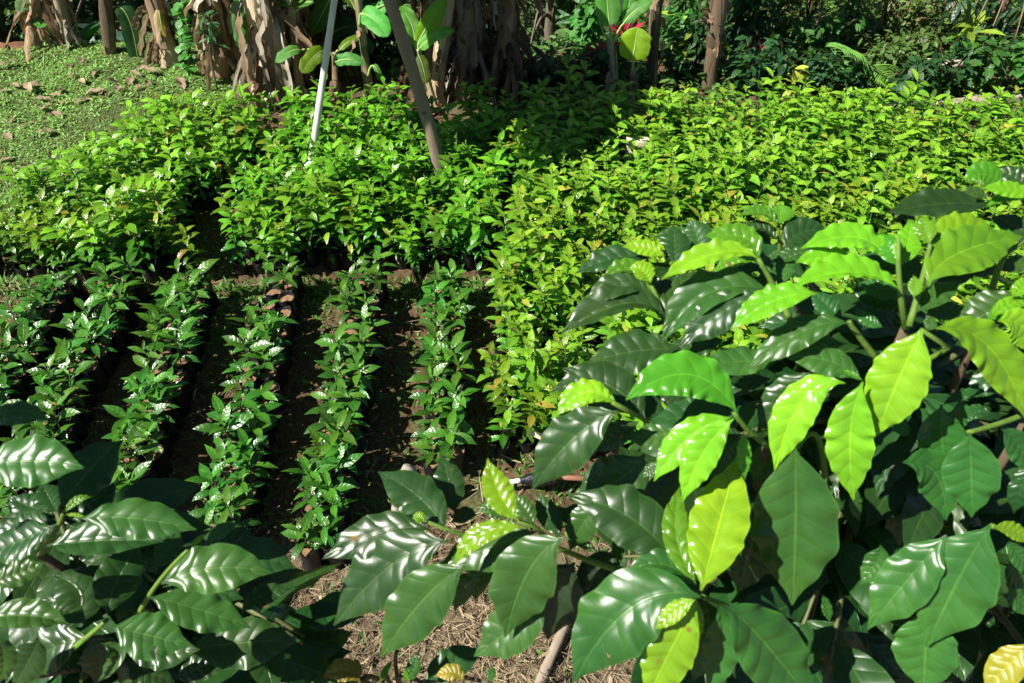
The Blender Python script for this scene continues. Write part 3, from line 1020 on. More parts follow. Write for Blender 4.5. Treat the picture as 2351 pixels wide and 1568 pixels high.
        ('C1', 1000, 620, 950, 580, 900, 590, 'y', .4, 1.03, .8),
        ('C1', 1010, 570, 900, 510, 770, 520, 'm', .5, 1.08, .5),
        ('C1', 1420, 560, 1320, 560, 1210, 620, 'd', .3, 1.1, .6),
        ('C1', 1400, 1000, 1300, 1150, 1240, 1330, 'd', .6, 1.06, .4),
        ('C1', 700, 790, 600, 810, 550, 850, 'm', .2, 1.06, .5),
    ]),
]

LEFT = [
    ([('L1', 330, 1340, 1.12), ('L1', 470, 1100, 1.09), ('L1', 500, 1020, 1.07)], .005, .0035, [
        ('L1', -180, 630, 270, 590, 672, 645, 'm', .62, .98, .50),
        ('L1', 480, 970, 730, 650, 985, 420, 'd', .85, 1.10, .52, .5),
        ('L1', -120, 265, 150, 220, 405, 262, 'm', .25, 1.06, .42),
        ('L1', 640, 1045, 1080, 1050, 1575, 1138, 'm', .45, .98, .36),
        ('L1', 370, 1270, 850, 1225, 1328, 1232, 'd', .12, 1.03, .34),
        ('L1', 520, 1000, 620, 900, 740, 880, 'g', .4, 1.05, .3),
        ('L1', 520, 1020, 600, 1020, 690, 1040, 'y', .3, 1.04, .2),
        ('L1', 460, 1000, 390, 880, 330, 760, 'd', .7, 1.12, .7),
        ('L1', 440, 1010, 260, 960, 60, 870, 'd', .6, 1.12, .5),
        ('L1', 430, 1060, 200, 1120, -60, 1160, 'd', .5, 1.10, .5),
        ('L1', 500, 1050, 820, 860, 900, 760, 'd', .6, 1.14, .55),
        ('L1', 420, 1110, 150, 1230, -140, 1330, 'd', .4, 1.06, .5),
    ]),
    ([('L2', 1100, 1040, 1.12), ('L2', 1270, 760, 1.06), ('L2', 1520, 490, 1.03)], .005, .003, [
        ('L2', 1290, 775, 1700, 650, 2182, 688, 'm', .66, .95, .44),
        ('L2', 1190, 880, 1600, 985, 2012, 1128, 'm', .52, .99, .38),
        ('L2', 900, 1110, 1190, 1190, 1522, 1262, 'm', .75, .99, .60),
        ('L2', 870, 1030, 930, 760, 1130, 440, 'd', .85, 1.04, .56, .5),
        ('L2', 1700, 560, 2010, 545, 2370, 650, 'd', .6, 1.08, .46),
        ('L2', 1640, 450, 1770, 350, 1912, 285, 'm', .4, 1.05, .42),
        ('L2', 1520, 495, 1590, 420, 1660, 370, 'y', .4, 1.02, .26),
        ('L2', 1930, 1010, 2080, 880, 2335, 815, 'd', .4, 1.12, .4),
        ('L2', 1560, 480, 1830, 400, 2080, 430, 'd', .5, 1.10, .4),
        ('L2', 1260, 650, 1340, 500, 1440, 330, 'd', .7, 1.1, .6),
        ('L2', 1250, 700, 1190, 620, 1110, 690, 'd', .3, 1.1, .5),
        ('L2', 1300, 800, 1700, 830, 1950, 900, 'd', .5, 1.08, .5),
    ]),
    ([('L2', 300, 1500, 1.12), ('L2', 600, 1280, 1.1), ('L2', 860, 1060, 1.08)], .006, .004, [
        ('L2', -80, 780, 150, 690, 372, 603, 'm', .75, .97, .48),
        ('L2', -140, 1060, 240, 1030, 560, 1105, 'm', .15, .98, .36),
        ('L2', 380, 1040, 500, 980, 690, 1100, 'd', .4, 1.04, .5),
        ('L2', 1500, 1310, 1900, 1250, 2400, 1230, 'd', .55, 1.12, .46),
        ('L2', -60, 1190, 30, 1350, 0, 1560, 'm', .5, .96, .4),
        ('L2', 800, 1250, 940, 1360, 780, 1555, 'm', .08, 1.05, .3),
        ('L2', 560, 1110, 640, 860, 420, 700, 'd', .7, 1.1, .6),
        ('L2', 700, 1200, 400, 1300, 150, 1500, 'd', .7, 1.1, .5),
        ('L2', 840, 1060, 560, 960, 300, 900, 'd', .6, 1.12, .5),
        ('L2', 700, 1180, 800, 1350, 760, 1580, 'd', .8, 1.12, .6),
        ('L2', 1000, 1250, 1200, 1300, 1600, 1300, 'd', .6, 1.06, .5),
        ('L2', 300, 1200, 250, 1350, 100, 1600, 'd', .7, 1.05, .5),
        ('L2', 1000, 1400, 1180, 1480, 1400, 1560, 'd', .6, 1.16, .5),
        ('L2', 1400, 1540, 1640, 1430, 1850, 1380, 'd', .6, 1.14, .5),
        ('L2', 590, 1300, 640, 1250, 690, 1210, 'y', .4, 1.05, .2),
        ('L2', 150, 400, 230, 300, 300, 240, 'd', .5, 1.12, .5),
    ]),
]


def bush(name, label, base, trunks, data, fillers, group=None):
    root = thing(name, label, 'coffee bush', base, group)
    st = MB()
    for pts, r0, r1 in trunks:
        tube(st, curve3(*[np.array(p) for p in pts], 14), np.linspace(r0, r1, 14), BROWNTWIG, 10, wob=.06)
    st.build('stem', M['bark'], root)
    for path, r0, r1, lv in data:
        tb = MB()
        px_twig(tb, path, r0, r1, GREENTWIG)
        br = tb.build('branch', M['twig'], root)
        old, new = MB(), MB()
        for s in lv:
            px_leaf(new if s[7] in 'gy' else old, s)
        if old.n:
            old.build('leaves', M['leaf_big'], br)
        if new.n:
            o = new.build('young_leaves', M['leaf_big'], br)
            o['label'] = 'bright yellow-green new leaves at the twig tip'
    for fl in fillers:                                   # inner and hidden twigs, and unseen ones added for shade, with leaf pairs
        tb, lf = MB(), MB()
        p0, p1 = np.array(fl[0], float), np.array(fl[1], float)
        n, rg = fl[2], np.random.default_rng(fl[3])
        mid = (p0 + p1) / 2 + np.array([0, 0, .06])
        C = curve3(p0, mid, p1, 14)
        tube(tb, C, np.linspace(.007, .003, 14), BROWNTWIG * .7 + GREENTWIG * .3, 7)
        hd = math.atan2(*(p1 - p0)[[1, 0]])
        k = np.sort(rg.uniform(.2, 1, n))
        Bp = np.stack([np.interp(k, np.linspace(0, 1, 14), C[:, a]) for a in range(3)], -1)
        az = hd + np.where(np.arange(n) % 2 == 0, 1, -1) * rg.uniform(.5, 1.5, n)
        L = rg.uniform(.12, .18, n)
        sh = rg.uniform(.7, 1.2, (n, 1))
        leaves(lf, Bp, az, rg.uniform(-.5, .35, n), rg.uniform(.2, .9, n), L, L * rg.uniform(.36, .46, n), KIND['d'] * sh, roll=rg.uniform(-.6, .6, n), ns=18, nc=7, wave=.07, fold=.22, nwave=4.0)
        br = tb.build('branch', M['twig'], root)
        lf.build('leaves', M['leaf_big'], br)
    return root


def region_twigs(seed, trunk, n, us, vs, ds, cnt, top=None):
    rg = np.random.default_rng(seed)
    out = []
    for i in range(n):
        u, v = rg.uniform(*us), rg.uniform(*vs)
        if top is not None and v < top(u):
            continue
        p1 = px(u, v, rg.uniform(*ds))
        p0 = np.array([trunk[0], trunk[1], max(.3, p1[2] - rg.uniform(0, .2))])
        p0 = p1 + (p0 - p1) * min(1, .40 / max(.05, np.linalg.norm(p0 - p1)))
        out.append((p0, p1, cnt, seed * 100 + i))
    return out


def spread_twigs(seed, base, n, z, r, a0, a1, cnt):
    rg = np.random.default_rng(seed)
    out = []
    for i in range(n):
        zz = rg.uniform(*z)
        a = rg.uniform(a0, a1)
        q = rg.uniform(*r)
        p0 = np.array([base[0], base[1], zz])
        p1 = p0 + np.array([cos(a) * q, sin(a) * q, rg.uniform(-.12, .05)])
        out.append((p0, p1, cnt, seed * 100 + i))
    return out


apex = px(*rp('R2', 1400, 1330), 1.03)
bx, by = float(apex[0]) + .06, float(apex[1]) + .06
tr = [((bx, by, -.02), (bx + .02, by, 1.2), (apex[0], apex[1], apex[2])),
      ((bx, by, .3), (bx - .1, by - .03, 1.3), px(*rp('R3', 2040, 965), 1.03)),
      ((bx, by, .5), (bx + .15, by + .05, 1.5), px(*rp('R2', 2030, 1250), 1.06)),
      ((bx, by, .7), (bx - .05, by, 1.3), px(*rp('R5', 1950, 1050), 1.03)),
      ((bx, by, .7), (bx + .18, by - .05, 1.4), px(*rp('R4', 2420, 690), 1.03)),
      ((bx, by, 1.2), (bx - .12, by + .02, 1.75), px(*rp('R5', 1300, 690), 1.1)),
      ((bx, by, 1.0), (bx - .1, by + .1, 1.9), px(*rp('R3', 1500, 420), 1.22)),
      ((bx, by, .9), (bx + .0, by + .15, 1.9), px(*rp('R2', 400, 950), 1.2))]
fill = region_twigs(51, (bx, by), 60, (1480, 2420), (760, 1600), (1.16, 1.55), 9, lambda u: 960 - .38 * (u - 1480)) + spread_twigs(31, (bx, by), 12, (1.75, 2.25), (.22, .45), 0, 6.28, 9) + spread_twigs(32, (bx, by), 16, (.9, 1.8), (.3, .55), 0, 6.28, 9) \
    + spread_twigs(33, (bx + .25, by - .1), 8, (1.6, 2.3), (.2, .4), -1.6, 1.6, 9)
bush('coffee_bush', 'tall glossy coffee bush in full sun with bright yellow-green new leaves', (bx, by, float(gz(bx, by))),
     [(t, .020 if i == 0 else .011, .006) for i, t in enumerate(tr)], RIGHT, fill)

lx, ly = -.78, .78
tl = [((lx, ly, -.02), (lx + .02, ly, 1.1), px(*rp('L1', 330, 1340), 1.12)),
      ((lx, ly, .4), (lx + .1, ly, 1.4), px(*rp('L2', 1100, 1040), 1.12)),
      ((lx, ly, .5), (lx + .02, ly - .05, 1.3), px(*rp('L2', 300, 1500), 1.12)),
      ((lx, ly, .5), (lx - .35, ly, 1.5), (lx - .32, ly + .02, 2.95))]  # last stem is unseen, added to carry the shading twigs overhead
fill = region_twigs(52, (lx, ly), 34, (-60, 380), (1000, 1600), (1.22, 1.5), 8, lambda u: 1210 + .5 * u) + region_twigs(53, (lx, ly), 22, (150, 700), (1400, 1620), (1.2, 1.45), 7) + region_twigs(54, (lx, ly), 16, (-40, 360), (1330, 1500), (1.2, 1.4), 7) + spread_twigs(42, (lx - .30, ly), 12, (2.72, 2.98), (.10, .30), 1.2, 5.2, 9)  # last twig set is unseen, added high up to shade this bush
bush('coffee_bush', 'dark coffee bush mostly in shade, its dull green leaves partly sunlit, above straw litter', (lx, ly, float(gz(lx, ly))),
     [(t, .018 if i == 0 else .011, .006) for i, t in enumerate(tl)], LEFT, fill)

# ------------------------------------------------------------------ small growth on the ground
rgG = np.random.default_rng(3)


def gpos(x, y, dz=0.0):
    return np.stack([x, y, gz(x, y) + dz], -1)


def blotch(x, y, s, seed):
    rg = np.random.default_rng(seed)
    v = 0
    for i in range(6):
        a, f = rg.uniform(0, 6.28), s * rg.uniform(.6, 2.2)
        v = v + np.sin(f * (x * cos(a) + y * sin(a)) + rg.uniform(0, 6.28))
    return v / 6


BED_POLY = list(BEDS.values())


def not_bed(x, y):
    return np.array([not any(inside(p, a, b) for p in BED_POLY) for a, b in zip(x, y)])


# lawn on the left behind the beds
n = 150000
x, y = rgG.uniform(-6.2, -.6, n), rgG.uniform(3.55, 7.4, n)
b = blotch(x, y, 3.0, 1)
edge = -1.5 - .9 * smooth(y, 6.6, 5.2) + .25 * np.sin(5 * y)
keep = (x < edge) & (rgG.random(n) < .60 + .9 * b) & (y < 7.1 + .1 * np.sin(3 * x)) & ((y > 4.0) | (x < -3.0) | (rgG.random(n) < .5))
x, y = x[keep], y[keep]
k = not_bed(x, y)
x, y = x[k], y[k]
n = len(x)
c = np.where(rgG.random((n, 1)) < .12, np.array([.20, .17, .06]), np.array([.27, .47, .11]) * rgG.uniform(.5, 1.4, (n, 1)))
mb = MB()
leaves(mb, gpos(x, y), rgG.uniform(0, 6.28, n), rgG.uniform(.1, .8, n), rgG.uniform(.2, 1.0, n), rgG.uniform(.02, .05, n), rgG.uniform(.006, .013, n), c, ns=4, nc=2, prof=(LV, LW), roll=rgG.uniform(-.6, .6, n))
tag(mb.build('grass', M['grass']), 'short broad-bladed grass of the sloping lawn behind the seedlings', 'grass', kind='stuff')

# weeds between the rows and in the strip in front of the beds
n = 42000
x, y = rgG.uniform(-3.3, .9, n), rgG.uniform(1.75, 4.6, n)
b = blotch(x, y, 4.0, 2)
strip = np.exp(-((y - 3.57) / .11) ** 2) * (x < .1)
keep = rgG.random(n) < np.clip(.16 + .5 * b, .02, .6) + .75 * strip
x, y = x[keep], y[keep]
k = not_bed(x, y)
x, y = x[k], y[k]
n = len(x)
mb = MB()
c = np.array([.11, .25, .045]) * rgG.uniform(.5, 1.5, (n, 1))
tall = 1 + .8 * np.exp(-((y - 3.62) / .08) ** 2)
leaves(mb, gpos(x, y), rgG.uniform(0, 6.28, n), rgG.uniform(.1, 1.1, n), rgG.uniform(.2, 1.2, n), rgG.uniform(.018, .05, n) * tall, rgG.uniform(.006, .018, n), c, ns=4, nc=2, prof=(LV, LW), roll=rgG.uniform(-.6, .6, n))
tag(mb.build('weeds', M['grass']), 'low weeds sprouting from the soil between the seedling rows', 'weeds', kind='stuff')
n = 3500
x, y = rgG.uniform(-2, 2, n), rgG.uniform(.75, 1.95, n)
keep = rgG.random(n) < np.clip(.2 + .7 * blotch(x, y, 5, 9), 0, .7)
x, y = x[keep], y[keep]
n = len(x)
mb = MB()
leaves(mb, gpos(x, y, .01), rgG.uniform(0, 6.28, n), rgG.uniform(.2, 1.1, n), .8, rgG.uniform(.02, .05, n), rgG.uniform(.009, .02, n), np.array([.07, .17, .03]) * rgG.uniform(.5, 1.5, (n, 1)), ns=4, nc=2, prof=(LV, LW))
tag(mb.build('weeds', M['grass']), 'tiny weeds coming up through the straw litter', 'weeds', kind='stuff')

# straw litter near the bushes and dry bits elsewhere
n = 24000
x, y = rgG.uniform(-2.3, 2.4, n), rgG.uniform(.7, 2.05, n)
keep = rgG.random(n) < np.clip(1.25 - 1.1 * smooth(y, 1.55, 1.9) + .5 * blotch(x, y, 4, 4), 0, 1)
x, y = x[keep], y[keep]
x = np.concatenate([x, rgG.uniform(-3.6, -2.3, 1600), rgG.uniform(-3.0, .9, 1500)])
y = np.concatenate([y, rgG.uniform(3.0, 3.8, 1600), rgG.uniform(2, 3.8, 1500)])
n = len(x)
mb = MB()
dead = rgG.random((n, 1))
c = np.where(dead < .25, np.array([.12, .075, .04]), np.array([.38, .30, .18])) * rgG.uniform(.4, 1.25, (n, 1))
leaves(mb, gpos(x, y, rgG.uniform(.002, .03, n)), rgG.uniform(0, 6.28, n), rgG.normal(0, .22, n), rgG.normal(0, .5, n), rgG.uniform(.03, .13, n), np.where(rgG.random(n) < .05, rgG.uniform(.008, .016, n), rgG.uniform(.0016, .0045, n)), c, ns=4, nc=2, prof=(RV, RW), roll=rgG.uniform(-1, 1, n))
tag(mb.build('straw', M['straw']), 'dry straw and broken stalks littering the ground', 'straw', kind='stuff')

# fallen dry leaves scattered on the lawn, each one by itself
mbs = []
for i in range(6):
    mb = MB()
    L = rgG.uniform(.08, .18)
    leaves(mb, np.array([[-L / 2, 0, .012]]), 0.0, rgG.uniform(.0, .35), rgG.uniform(.2, .9), L, L * rgG.uniform(.25, .45), np.array([.50, .37, .25]) * rgG.uniform(.8, 1.2), ns=9, nc=5, wave=.3, fold=.5, nwave=2.2)
    mbs.append(mb.mesh('dead_leaf', M['dry']))
spots_l = [(300, 690), (420, 620), (360, 705), (640, 640), (600, 700), (220, 640), (500, 540), (690, 640), (330, 800), (400, 790), (250, 860), (320, 920), (60, 470), (470, 460), (560, 440),
           (880, 560), (920, 515), (1000, 500), (760, 580), (90, 830), (160, 870), (60, 930), (340, 730), (570, 570), (800, 640), (930, 610), (40, 640), (240, 600), (380, 650), (300, 770),
           (120, 610), (560, 690), (745, 660), (30, 1060), (80, 1170), (160, 1100), (440, 700), (650, 520), (990, 580), (1210, 560)]
for i, (zx, zy) in enumerate(spots_l):
    p = on_z(zx * .3419, zy * .3419, .09)
    o = bpy.data.objects.new('dead_leaf', mbs[i % 6])
    COL.objects.link(o)
    o.location = (p[0], p[1], float(gz(p[0], p[1])) + .015)
    o.rotation_euler = (rgG.normal(0, .3), rgG.normal(0, .2), rgG.uniform(0, 6.28))
    s = rgG.uniform(.6, 1.25)
    o.scale = (s, s, s)
    tag(o, 'curled brown dead leaf lying on the green lawn', 'dead leaf', 'dead leaves scattered on the lawn')

# ------------------------------------------------------------------ poles, posts and oddments
def pole(name, label, cat, pts, rad, col, mat='wood', knots=0):
    P = curve3(*[np.asarray(p, float) for p in pts], 22)
    rr = np.linspace(rad[0], rad[1], 22) * (1 + .05 * np.sin(np.arange(22) * 1.7))
    t = thing(name, label, cat, P[0])
    mb = MB()
    tube(mb, P, rr, col, 12, wob=.05)
    mb.build('shaft', M[mat], t)
    kb = MB()
    for i in range(knots):
        j = int(rgG.integers(4, 19))
        a = rgG.uniform(0, 6.28)
        q = P[j] + rr[j] * .95 * np.array([cos(a), sin(a), 0])
        thing_lump(kb, q, rr[j] * .28, np.asarray(col) * .55, i, .8, 5, 7)
    if knots:
        kb.build('knots', M[mat], t)
    return t


a, b = on_z(722, 318, .42), on_y(768, 0, 4.9)
d = (b - a)
pole('wooden_pole', 'thin pale bark-stripped pole leaning over the middle bed', 'pole', (a - d * (.44 / d[2]), (a + b) / 2, b + d * .9), (.024, .019), (.62, .60, .53), knots=4)
a, b = on_z(985, 335, .42), on_y(884, 0, 4.7)
d = (b - a)
m_ = on_y(949, 165, 4.62)
pole('wooden_pole', 'thick grey-brown pole leaning beside the banana trunks', 'pole', (a - d * (.44 / d[2]), m_, b + d * .8 + np.array([-.03, 0, 0])), (.043, .037), (.22, .175, .12), knots=9)
p = on_z(905, 1195, 0)
q = px(940, 1075, project(p)[2] - .16)
pole('wooden_post', 'short weathered grey post standing at the end of a seedling row', 'post', (p - [0, 0, .05], (p + q) / 2, q), (.036, .033), (.36, .32, .26), knots=3)
a, b, c = on_z(1235, 1580, .03), on_z(1300, 1430, .06), on_z(1352, 1330, .10)
pole('fallen_branch', 'bare grey-brown branch lying on the straw below the coffee bush', 'branch', (a + (a - b) * .6, b, c), (.024, .013), (.30, .24, .18), knots=5)
a, c = on_z(345, 1400, .0), on_z(352, 1300, .12)
pole('wooden_stake', 'short pinkish-brown stake in the straw beyond the shaded bush', 'stake', (a, (a + c) / 2, c), (.014, .013), (.36, .24, .17))
a, c = on_z(800, 1380, .0), on_z(838, 1190, .14)

# white pipe joint wrapped in black tape
a, b, c = on_z(1150, 1110, .10), on_z(1195, 1103, .11), on_z(1275, 1095, .10)
t = thing('water_pipe', 'white plastic pipe end wrapped in black tape beside the yellowish bed', 'pipe', a)
mb = MB()
tube(mb, np.linspace(a, b, 8), .0115, (.78, .76, .72), 14)
mb.build('pipe', M['paint'], t)
mb = MB()
k = np.linspace(0, 1, 16)[:, None]
tube(mb, (b + (a - b) * .02) * (1 - k) + c * k, .014 + .022 * np.interp(k[:, 0], [0, .3, .5, 1], [0, .75, 1, .9]) + .0012 * np.sin(np.arange(16) * 2.2), (.012, .013, .018), 16, wob=.06)
mb.build('tape_wrap', M['plastic'], t)
mb = MB()
tube(mb, [c, c + (c - b) * .9 + np.array([0, 0, -.04]), c + (c - b) * 2.2 + np.array([0, 0, -.09])], .012, (.30, .14, .09), 12)
mb.build('hose', M['paint'], t)

# pale plastic label peg
a, b = on_z(1216, 992, .22), on_z(1262, 1010, .17)
t = thing('plant_label', 'cream plastic plant marker stuck among the yellowish seedlings', 'plant label', a)
mb = MB()
d = (b - a) / np.linalg.norm(b - a)
w = np.cross(d, [0.2, -.6, .8])
w /= np.linalg.norm(w)
nn = np.cross(d, w)
for sgn in (-1, 1):
    for (l0, l1, h0, h1) in ((0, .10, .016, .016), (.012, .022, .03, .016), (.075, .10, .027, .02)):
        pass
prof = [(-.004, .022), (.006, .014), (.02, .013), (.06, .015), (.08, .022), (.10, .022)]
for sgn in (-1, 1):
    V = [[a + d * l + w * (h * s_) + nn * (.002 * sgn) for s_ in (-1, 1)] for l, h in prof]
    mb.add(np.array(V), grid_quads(1, len(prof), 2), np.array([.80, .70, .40]), np.zeros((len(prof) * 2, 3)))
mb.build('tag', M['paint'], t)
mb = MB()
tube(mb, [b, b + np.array([.01, 0, -.1]), b + np.array([.015, 0, -.19])], .005, (.75, .66, .40), 8)
mb.build('stake', M['paint'], t)

# concrete kerb and flat blocks behind the beds on the right
def block(name, label, cat, p0, p1, wd, h, col, z0=0.0, seed=0):
    p0, p1 = np.asarray(p0, float), np.asarray(p1, float)
    d = p1 - p0
    L = np.linalg.norm(d)
    d /= L
    s = np.array([-d[1], d[0]])
    n = max(3, int(L / .12))
    rg = np.random.default_rng(seed)
    ring = [(-.5, -.04), (-.5, .86), (-.46, .97), (0, 1.0), (.46, .97), (.5, .86), (.5, -.04)]
    V = []
    for i in range(n):
        q = p0 + d * L * i / (n - 1)
        e = .0 if 0 < i < n - 1 else .02
        V.append([[*(q + s * wd * (a * (1 - e) + rg.normal(0, .008))), z0 + gz(*q) + h * (bb - e * (bb > .5)) + rg.normal(0, .003)] for a, bb in ring])
    V = [[V[0][3]] * 7] + V + [[V[-1][3]] * 7]
    mb = MB()
    mb.add(np.array(V), grid_quads(1, len(V), 7), np.array(col), np.zeros((len(V) * 7, 3)))
    o = mb.build(name, M['stone'])
    return tag(o, label, cat)


a, b = on_z(2030, 262, .1), on_z(2351 + 120, 205, .1)
a, b = on_y(2060, 240, 5.75), on_y(2480, 205, 5.95)
block('concrete_kerb', 'low pale concrete kerb running behind the yellowish bed', 'kerb', a[:2], b[:2], .09, .07, (.34, .28, .22), seed=3)
p = on_y(2152, 210, 6.3)
block('concrete_slab', 'pale slab tilted between two dark coffee shrubs behind the kerb', 'slab', p[:2] - [.16, 0], p[:2] + [.12, .02], .12, .13, (.55, .46, .36), seed=5)
p = on_z(1462, 300, .38)
block('cut_log_slab', 'pale split wood slab wedged among seedlings below the small banana plant', 'wood slab', p[:2] - [.07, .03], p[:2] + [.09, -.02], .10, .36, (.62, .52, .40), seed=6)
p, q = on_z(560, 208, .06), on_z(622, 232, .06)
pole('banana_stem_log', 'pale cut banana stem lying at the foot of the ragged banana clump', 'cut stem', (p, (p + q) / 2 + [0, 0, .03], q), (.06, .05), (.62, .48, .30), 'pseudo')
p = on_y(25, 120, 7.2)
for (u, v, yy, r_, lab) in ((25, 126, 7.1, .28, 'reddish-brown earth heap at the dark edge of the lawn'), (1240, 168, 7.15, .22, 'brown heap of dry litter between the hanging dead trunk and dark shrubs')):
    p = on_y(u, v, yy)
    mb = MB()
    thing_lump(mb, (p[0], p[1], p[2] - .12), r_, (.20, .105, .055), int(u), .75, 14, 24, .35)
    tag(mb.build('earth_heap', M['potsoil']), lab, 'heap')

# ------------------------------------------------------------------ banana plants along the back
rgN = np.random.default_rng(17)
TAN, BROWN, GREY, DARKB = np.array([.58, .45, .28]), np.array([.33, .225, .135]), np.array([.50, .44, .34]), np.array([.12, .085, .055])
BAN_G, BAN_Y, BAN_D = np.array([.085, .28, .04]), np.array([.20, .42, .02]), np.array([.03, .11, .035])


def streak(P, c0, c1, seed):
    rg = np.random.default_rng(seed)
    k = np.clip(.5 + .5 * np.sin(np.linspace(0, 9, len(P)) + rg.uniform(0, 6)) + rg.normal(0, .2, len(P)), 0, 1)[:, None]
    return c0 * (1 - k) + c1 * k


def banana(label, base, mid, top, r0, r1, c0, c1, peel=6, skirt=0, skirt_col=None, skirt_len=(.4, .9), skirt_z=(.4, 1.0), leaf_px=(), crown=0, crown_len=1.1, seed=0, crown_az=None, group=None, wide=1.0, crown_lean=0.0):
    """Banana plant: pseudostem with loose sheaths, hanging dead leaves, green leaves with their stalks."""
    rg = np.random.default_rng(seed + 100)
    base, mid, top = (np.asarray(p, float) for p in (base, mid, top))
    top = top - np.array([0, crown_lean, 0])  # shifts the unseen crown forward so its leaves shade the bed
    t = thing('banana_plant', label, 'banana plant', base, group)
    P = curve3(base, mid, top, 26)
    R = np.linspace(r0, r1, 26) * (1 + .06 * np.sin(np.linspace(0, 11, 26) + seed))
    mb = MB()
    tube(mb, P, R, streak(P, np.asarray(c0), np.asarray(c1), seed), 18, wob=.05)
    ln = np.linalg.norm(top - base)
    for i in range(peel):                                   # loose sheath edges wrapping part of the stem
        z0 = rg.uniform(0, .6)
        z1 = min(.98, z0 + rg.uniform(.25, .5))
        a0, span = rg.uniform(0, 6.28), rg.uniform(1.0, 2.3)
        kk = np.linspace(z0, z1, 9)
        cc = np.stack([np.interp(kk, np.linspace(0, 1, 26), P[:, a]) for a in range(3)], -1)
        rr = np.interp(kk, np.linspace(0, 1, 26), R) * 1.06 + .004 + .02 * (kk - z0) * (i % 2)
        th = a0 + np.linspace(-.5, .5, 7)[None] * span * (1 - .6 * ((kk - z0) / (z1 - z0)) ** 2)[:, None]
        V = cc[:, None] + np.stack([np.cos(th), np.sin(th), 0 * th], -1) * rr[:, None, None]
        U = np.zeros((9, 7, 3))
        U[..., 0], U[..., 1] = np.linspace(-1, 1, 7), kk[:, None] * ln * 2
        cl = (np.asarray(c0) if rg.random() < .5 else np.asarray(c1)) * rg.uniform(.7, 1.3)
        mb.add(V, grid_quads(1, 9, 7), cl, U)
    mb.build('pseudostem', M['pseudo'], t)
    if skirt:
        skirt = int(skirt * 1.9)
        sk = MB()
        k = rg.uniform(*skirt_z, skirt)
        cc = np.stack([np.interp(k, np.linspace(0, 1, 26), P[:, a]) for a in range(3)], -1)
        a = rg.uniform(0, 6.28, skirt)
        rr = np.interp(k, np.linspace(0, 1, 26), R) * rg.uniform(.9, 1.5, skirt)
        cc = cc + np.stack([np.cos(a) * rr, np.sin(a) * rr, 0 * a], -1)
        col = (np.asarray(skirt_col if skirt_col is not None else TAN)[None] * rg.uniform(.35, 1.35, (skirt, 1)))
        br = rg.random((skirt, 1)) < .3
        col = np.where(br, BROWN * rg.uniform(.6, 1.3, (skirt, 1)), col)
        L = rg.uniform(*skirt_len, skirt)
        L = np.minimum(L, np.maximum(.12, cc[:, 2] - base[2] + .05))
        for q in range(0, skirt, 4):
            s = slice(q, q + 4)
            m = len(a[s])
            leaves(sk, cc[s], a[s] + rg.normal(0, .5, m), rg.uniform(-1.2, -.5, m), rg.uniform(.3, .9, m), L[s], rg.uniform(.016, .085, m) * wide, col[s],
                   roll=rg.uniform(-1.3, 1.3, m), ns=14, nc=5, prof=(RV, RW), wave=.45, fold=rg.uniform(-.6, .9), nwave=rg.uniform(1.5, 4))
        sk.build('dead_leaves', M['dry'], t)
    for lf in leaf_px:                                      # (base px, mid px, tip px, world y of base, y of tip, width ratio, colour, turn)
        (b, m, e, yb, ye, w, c, k) = lf[:8]
        pb, pm, pe = on_y(*b, yb), on_y(*m, (yb + ye) / 2), on_y(*e, ye)
        Q = curve3(pb, pm, pe, 40)
        lm = MB()
        big_leaf(lm, Q, w, np.asarray(c), k, 0, .2, fold=.25, wave=.012, nc=9, prof=(BV, BW), veins=30, corr=.0015, nwave=2.5)
        lo = lm.build('leaf', M['leaf_banana'], t)
        rm = MB()
        st = P[int(25 * min(1, max(0, (pb[2] - base[2]) / max(.05, ln) - .04)))] if len(lf) < 9 else on_y(*lf[8], yb)
        ext = curve3(st, (st + pb) / 2 + np.array([0, 0, .02]), pb, 8)
        tube(rm, np.concatenate([ext[:-1], Q - np.array([0, 0, .004])]), np.concatenate([np.linspace(.012, .008, 7), np.linspace(.008, .0015, 40)]), np.array([.30, .42, .12]), 7)
        rm.build('midrib', M['twig'], lo)
    for i in range(crown):                                  # the big leaves of the crown, above the photograph
        a = rg.uniform(*(crown_az or (0, 6.28)))
        L = crown_len * rg.uniform(.8, 1.2)
        hd = np.array([cos(a), sin(a), 0])
        Q = curve3(top + hd * .05, top + hd * L * .5 + ZUP * L * .42, top + hd * L + ZUP * L * rg.uniform(.05, .45), 26)
        lm = MB()
        big_leaf(lm, Q, .30, BAN_G * rg.uniform(.8, 1.2), 0, 0, .2, fold=.3, wave=.012, nc=9, prof=(BV, BW), veins=30, corr=.001, nwave=2.5)
        lm.build('leaf', M['leaf_banana'], t)
    return t


def stem_px(u0, v0, y0, u1, v1, y1, base_drop=.0, above=.5, um=None):
    """Stem seen from (u0,v0) near the ground up to (u1,v1) at the frame's edge, carried down to the ground and on upward."""
    a, b = on_y(u0, v0, y0), on_y(u1, v1, y1)
    d = b - a
    g = float(gz(a[0], a[1]))
    lo = a + d * min(0, (g - a[2]) / d[2]) if a[2] > g else a
    hi = b + d / np.linalg.norm(d) * above
    mid = (lo + hi) / 2 if um is None else on_y(um[0], um[1], (y0 + y1) / 2)
    return lo, mid, hi


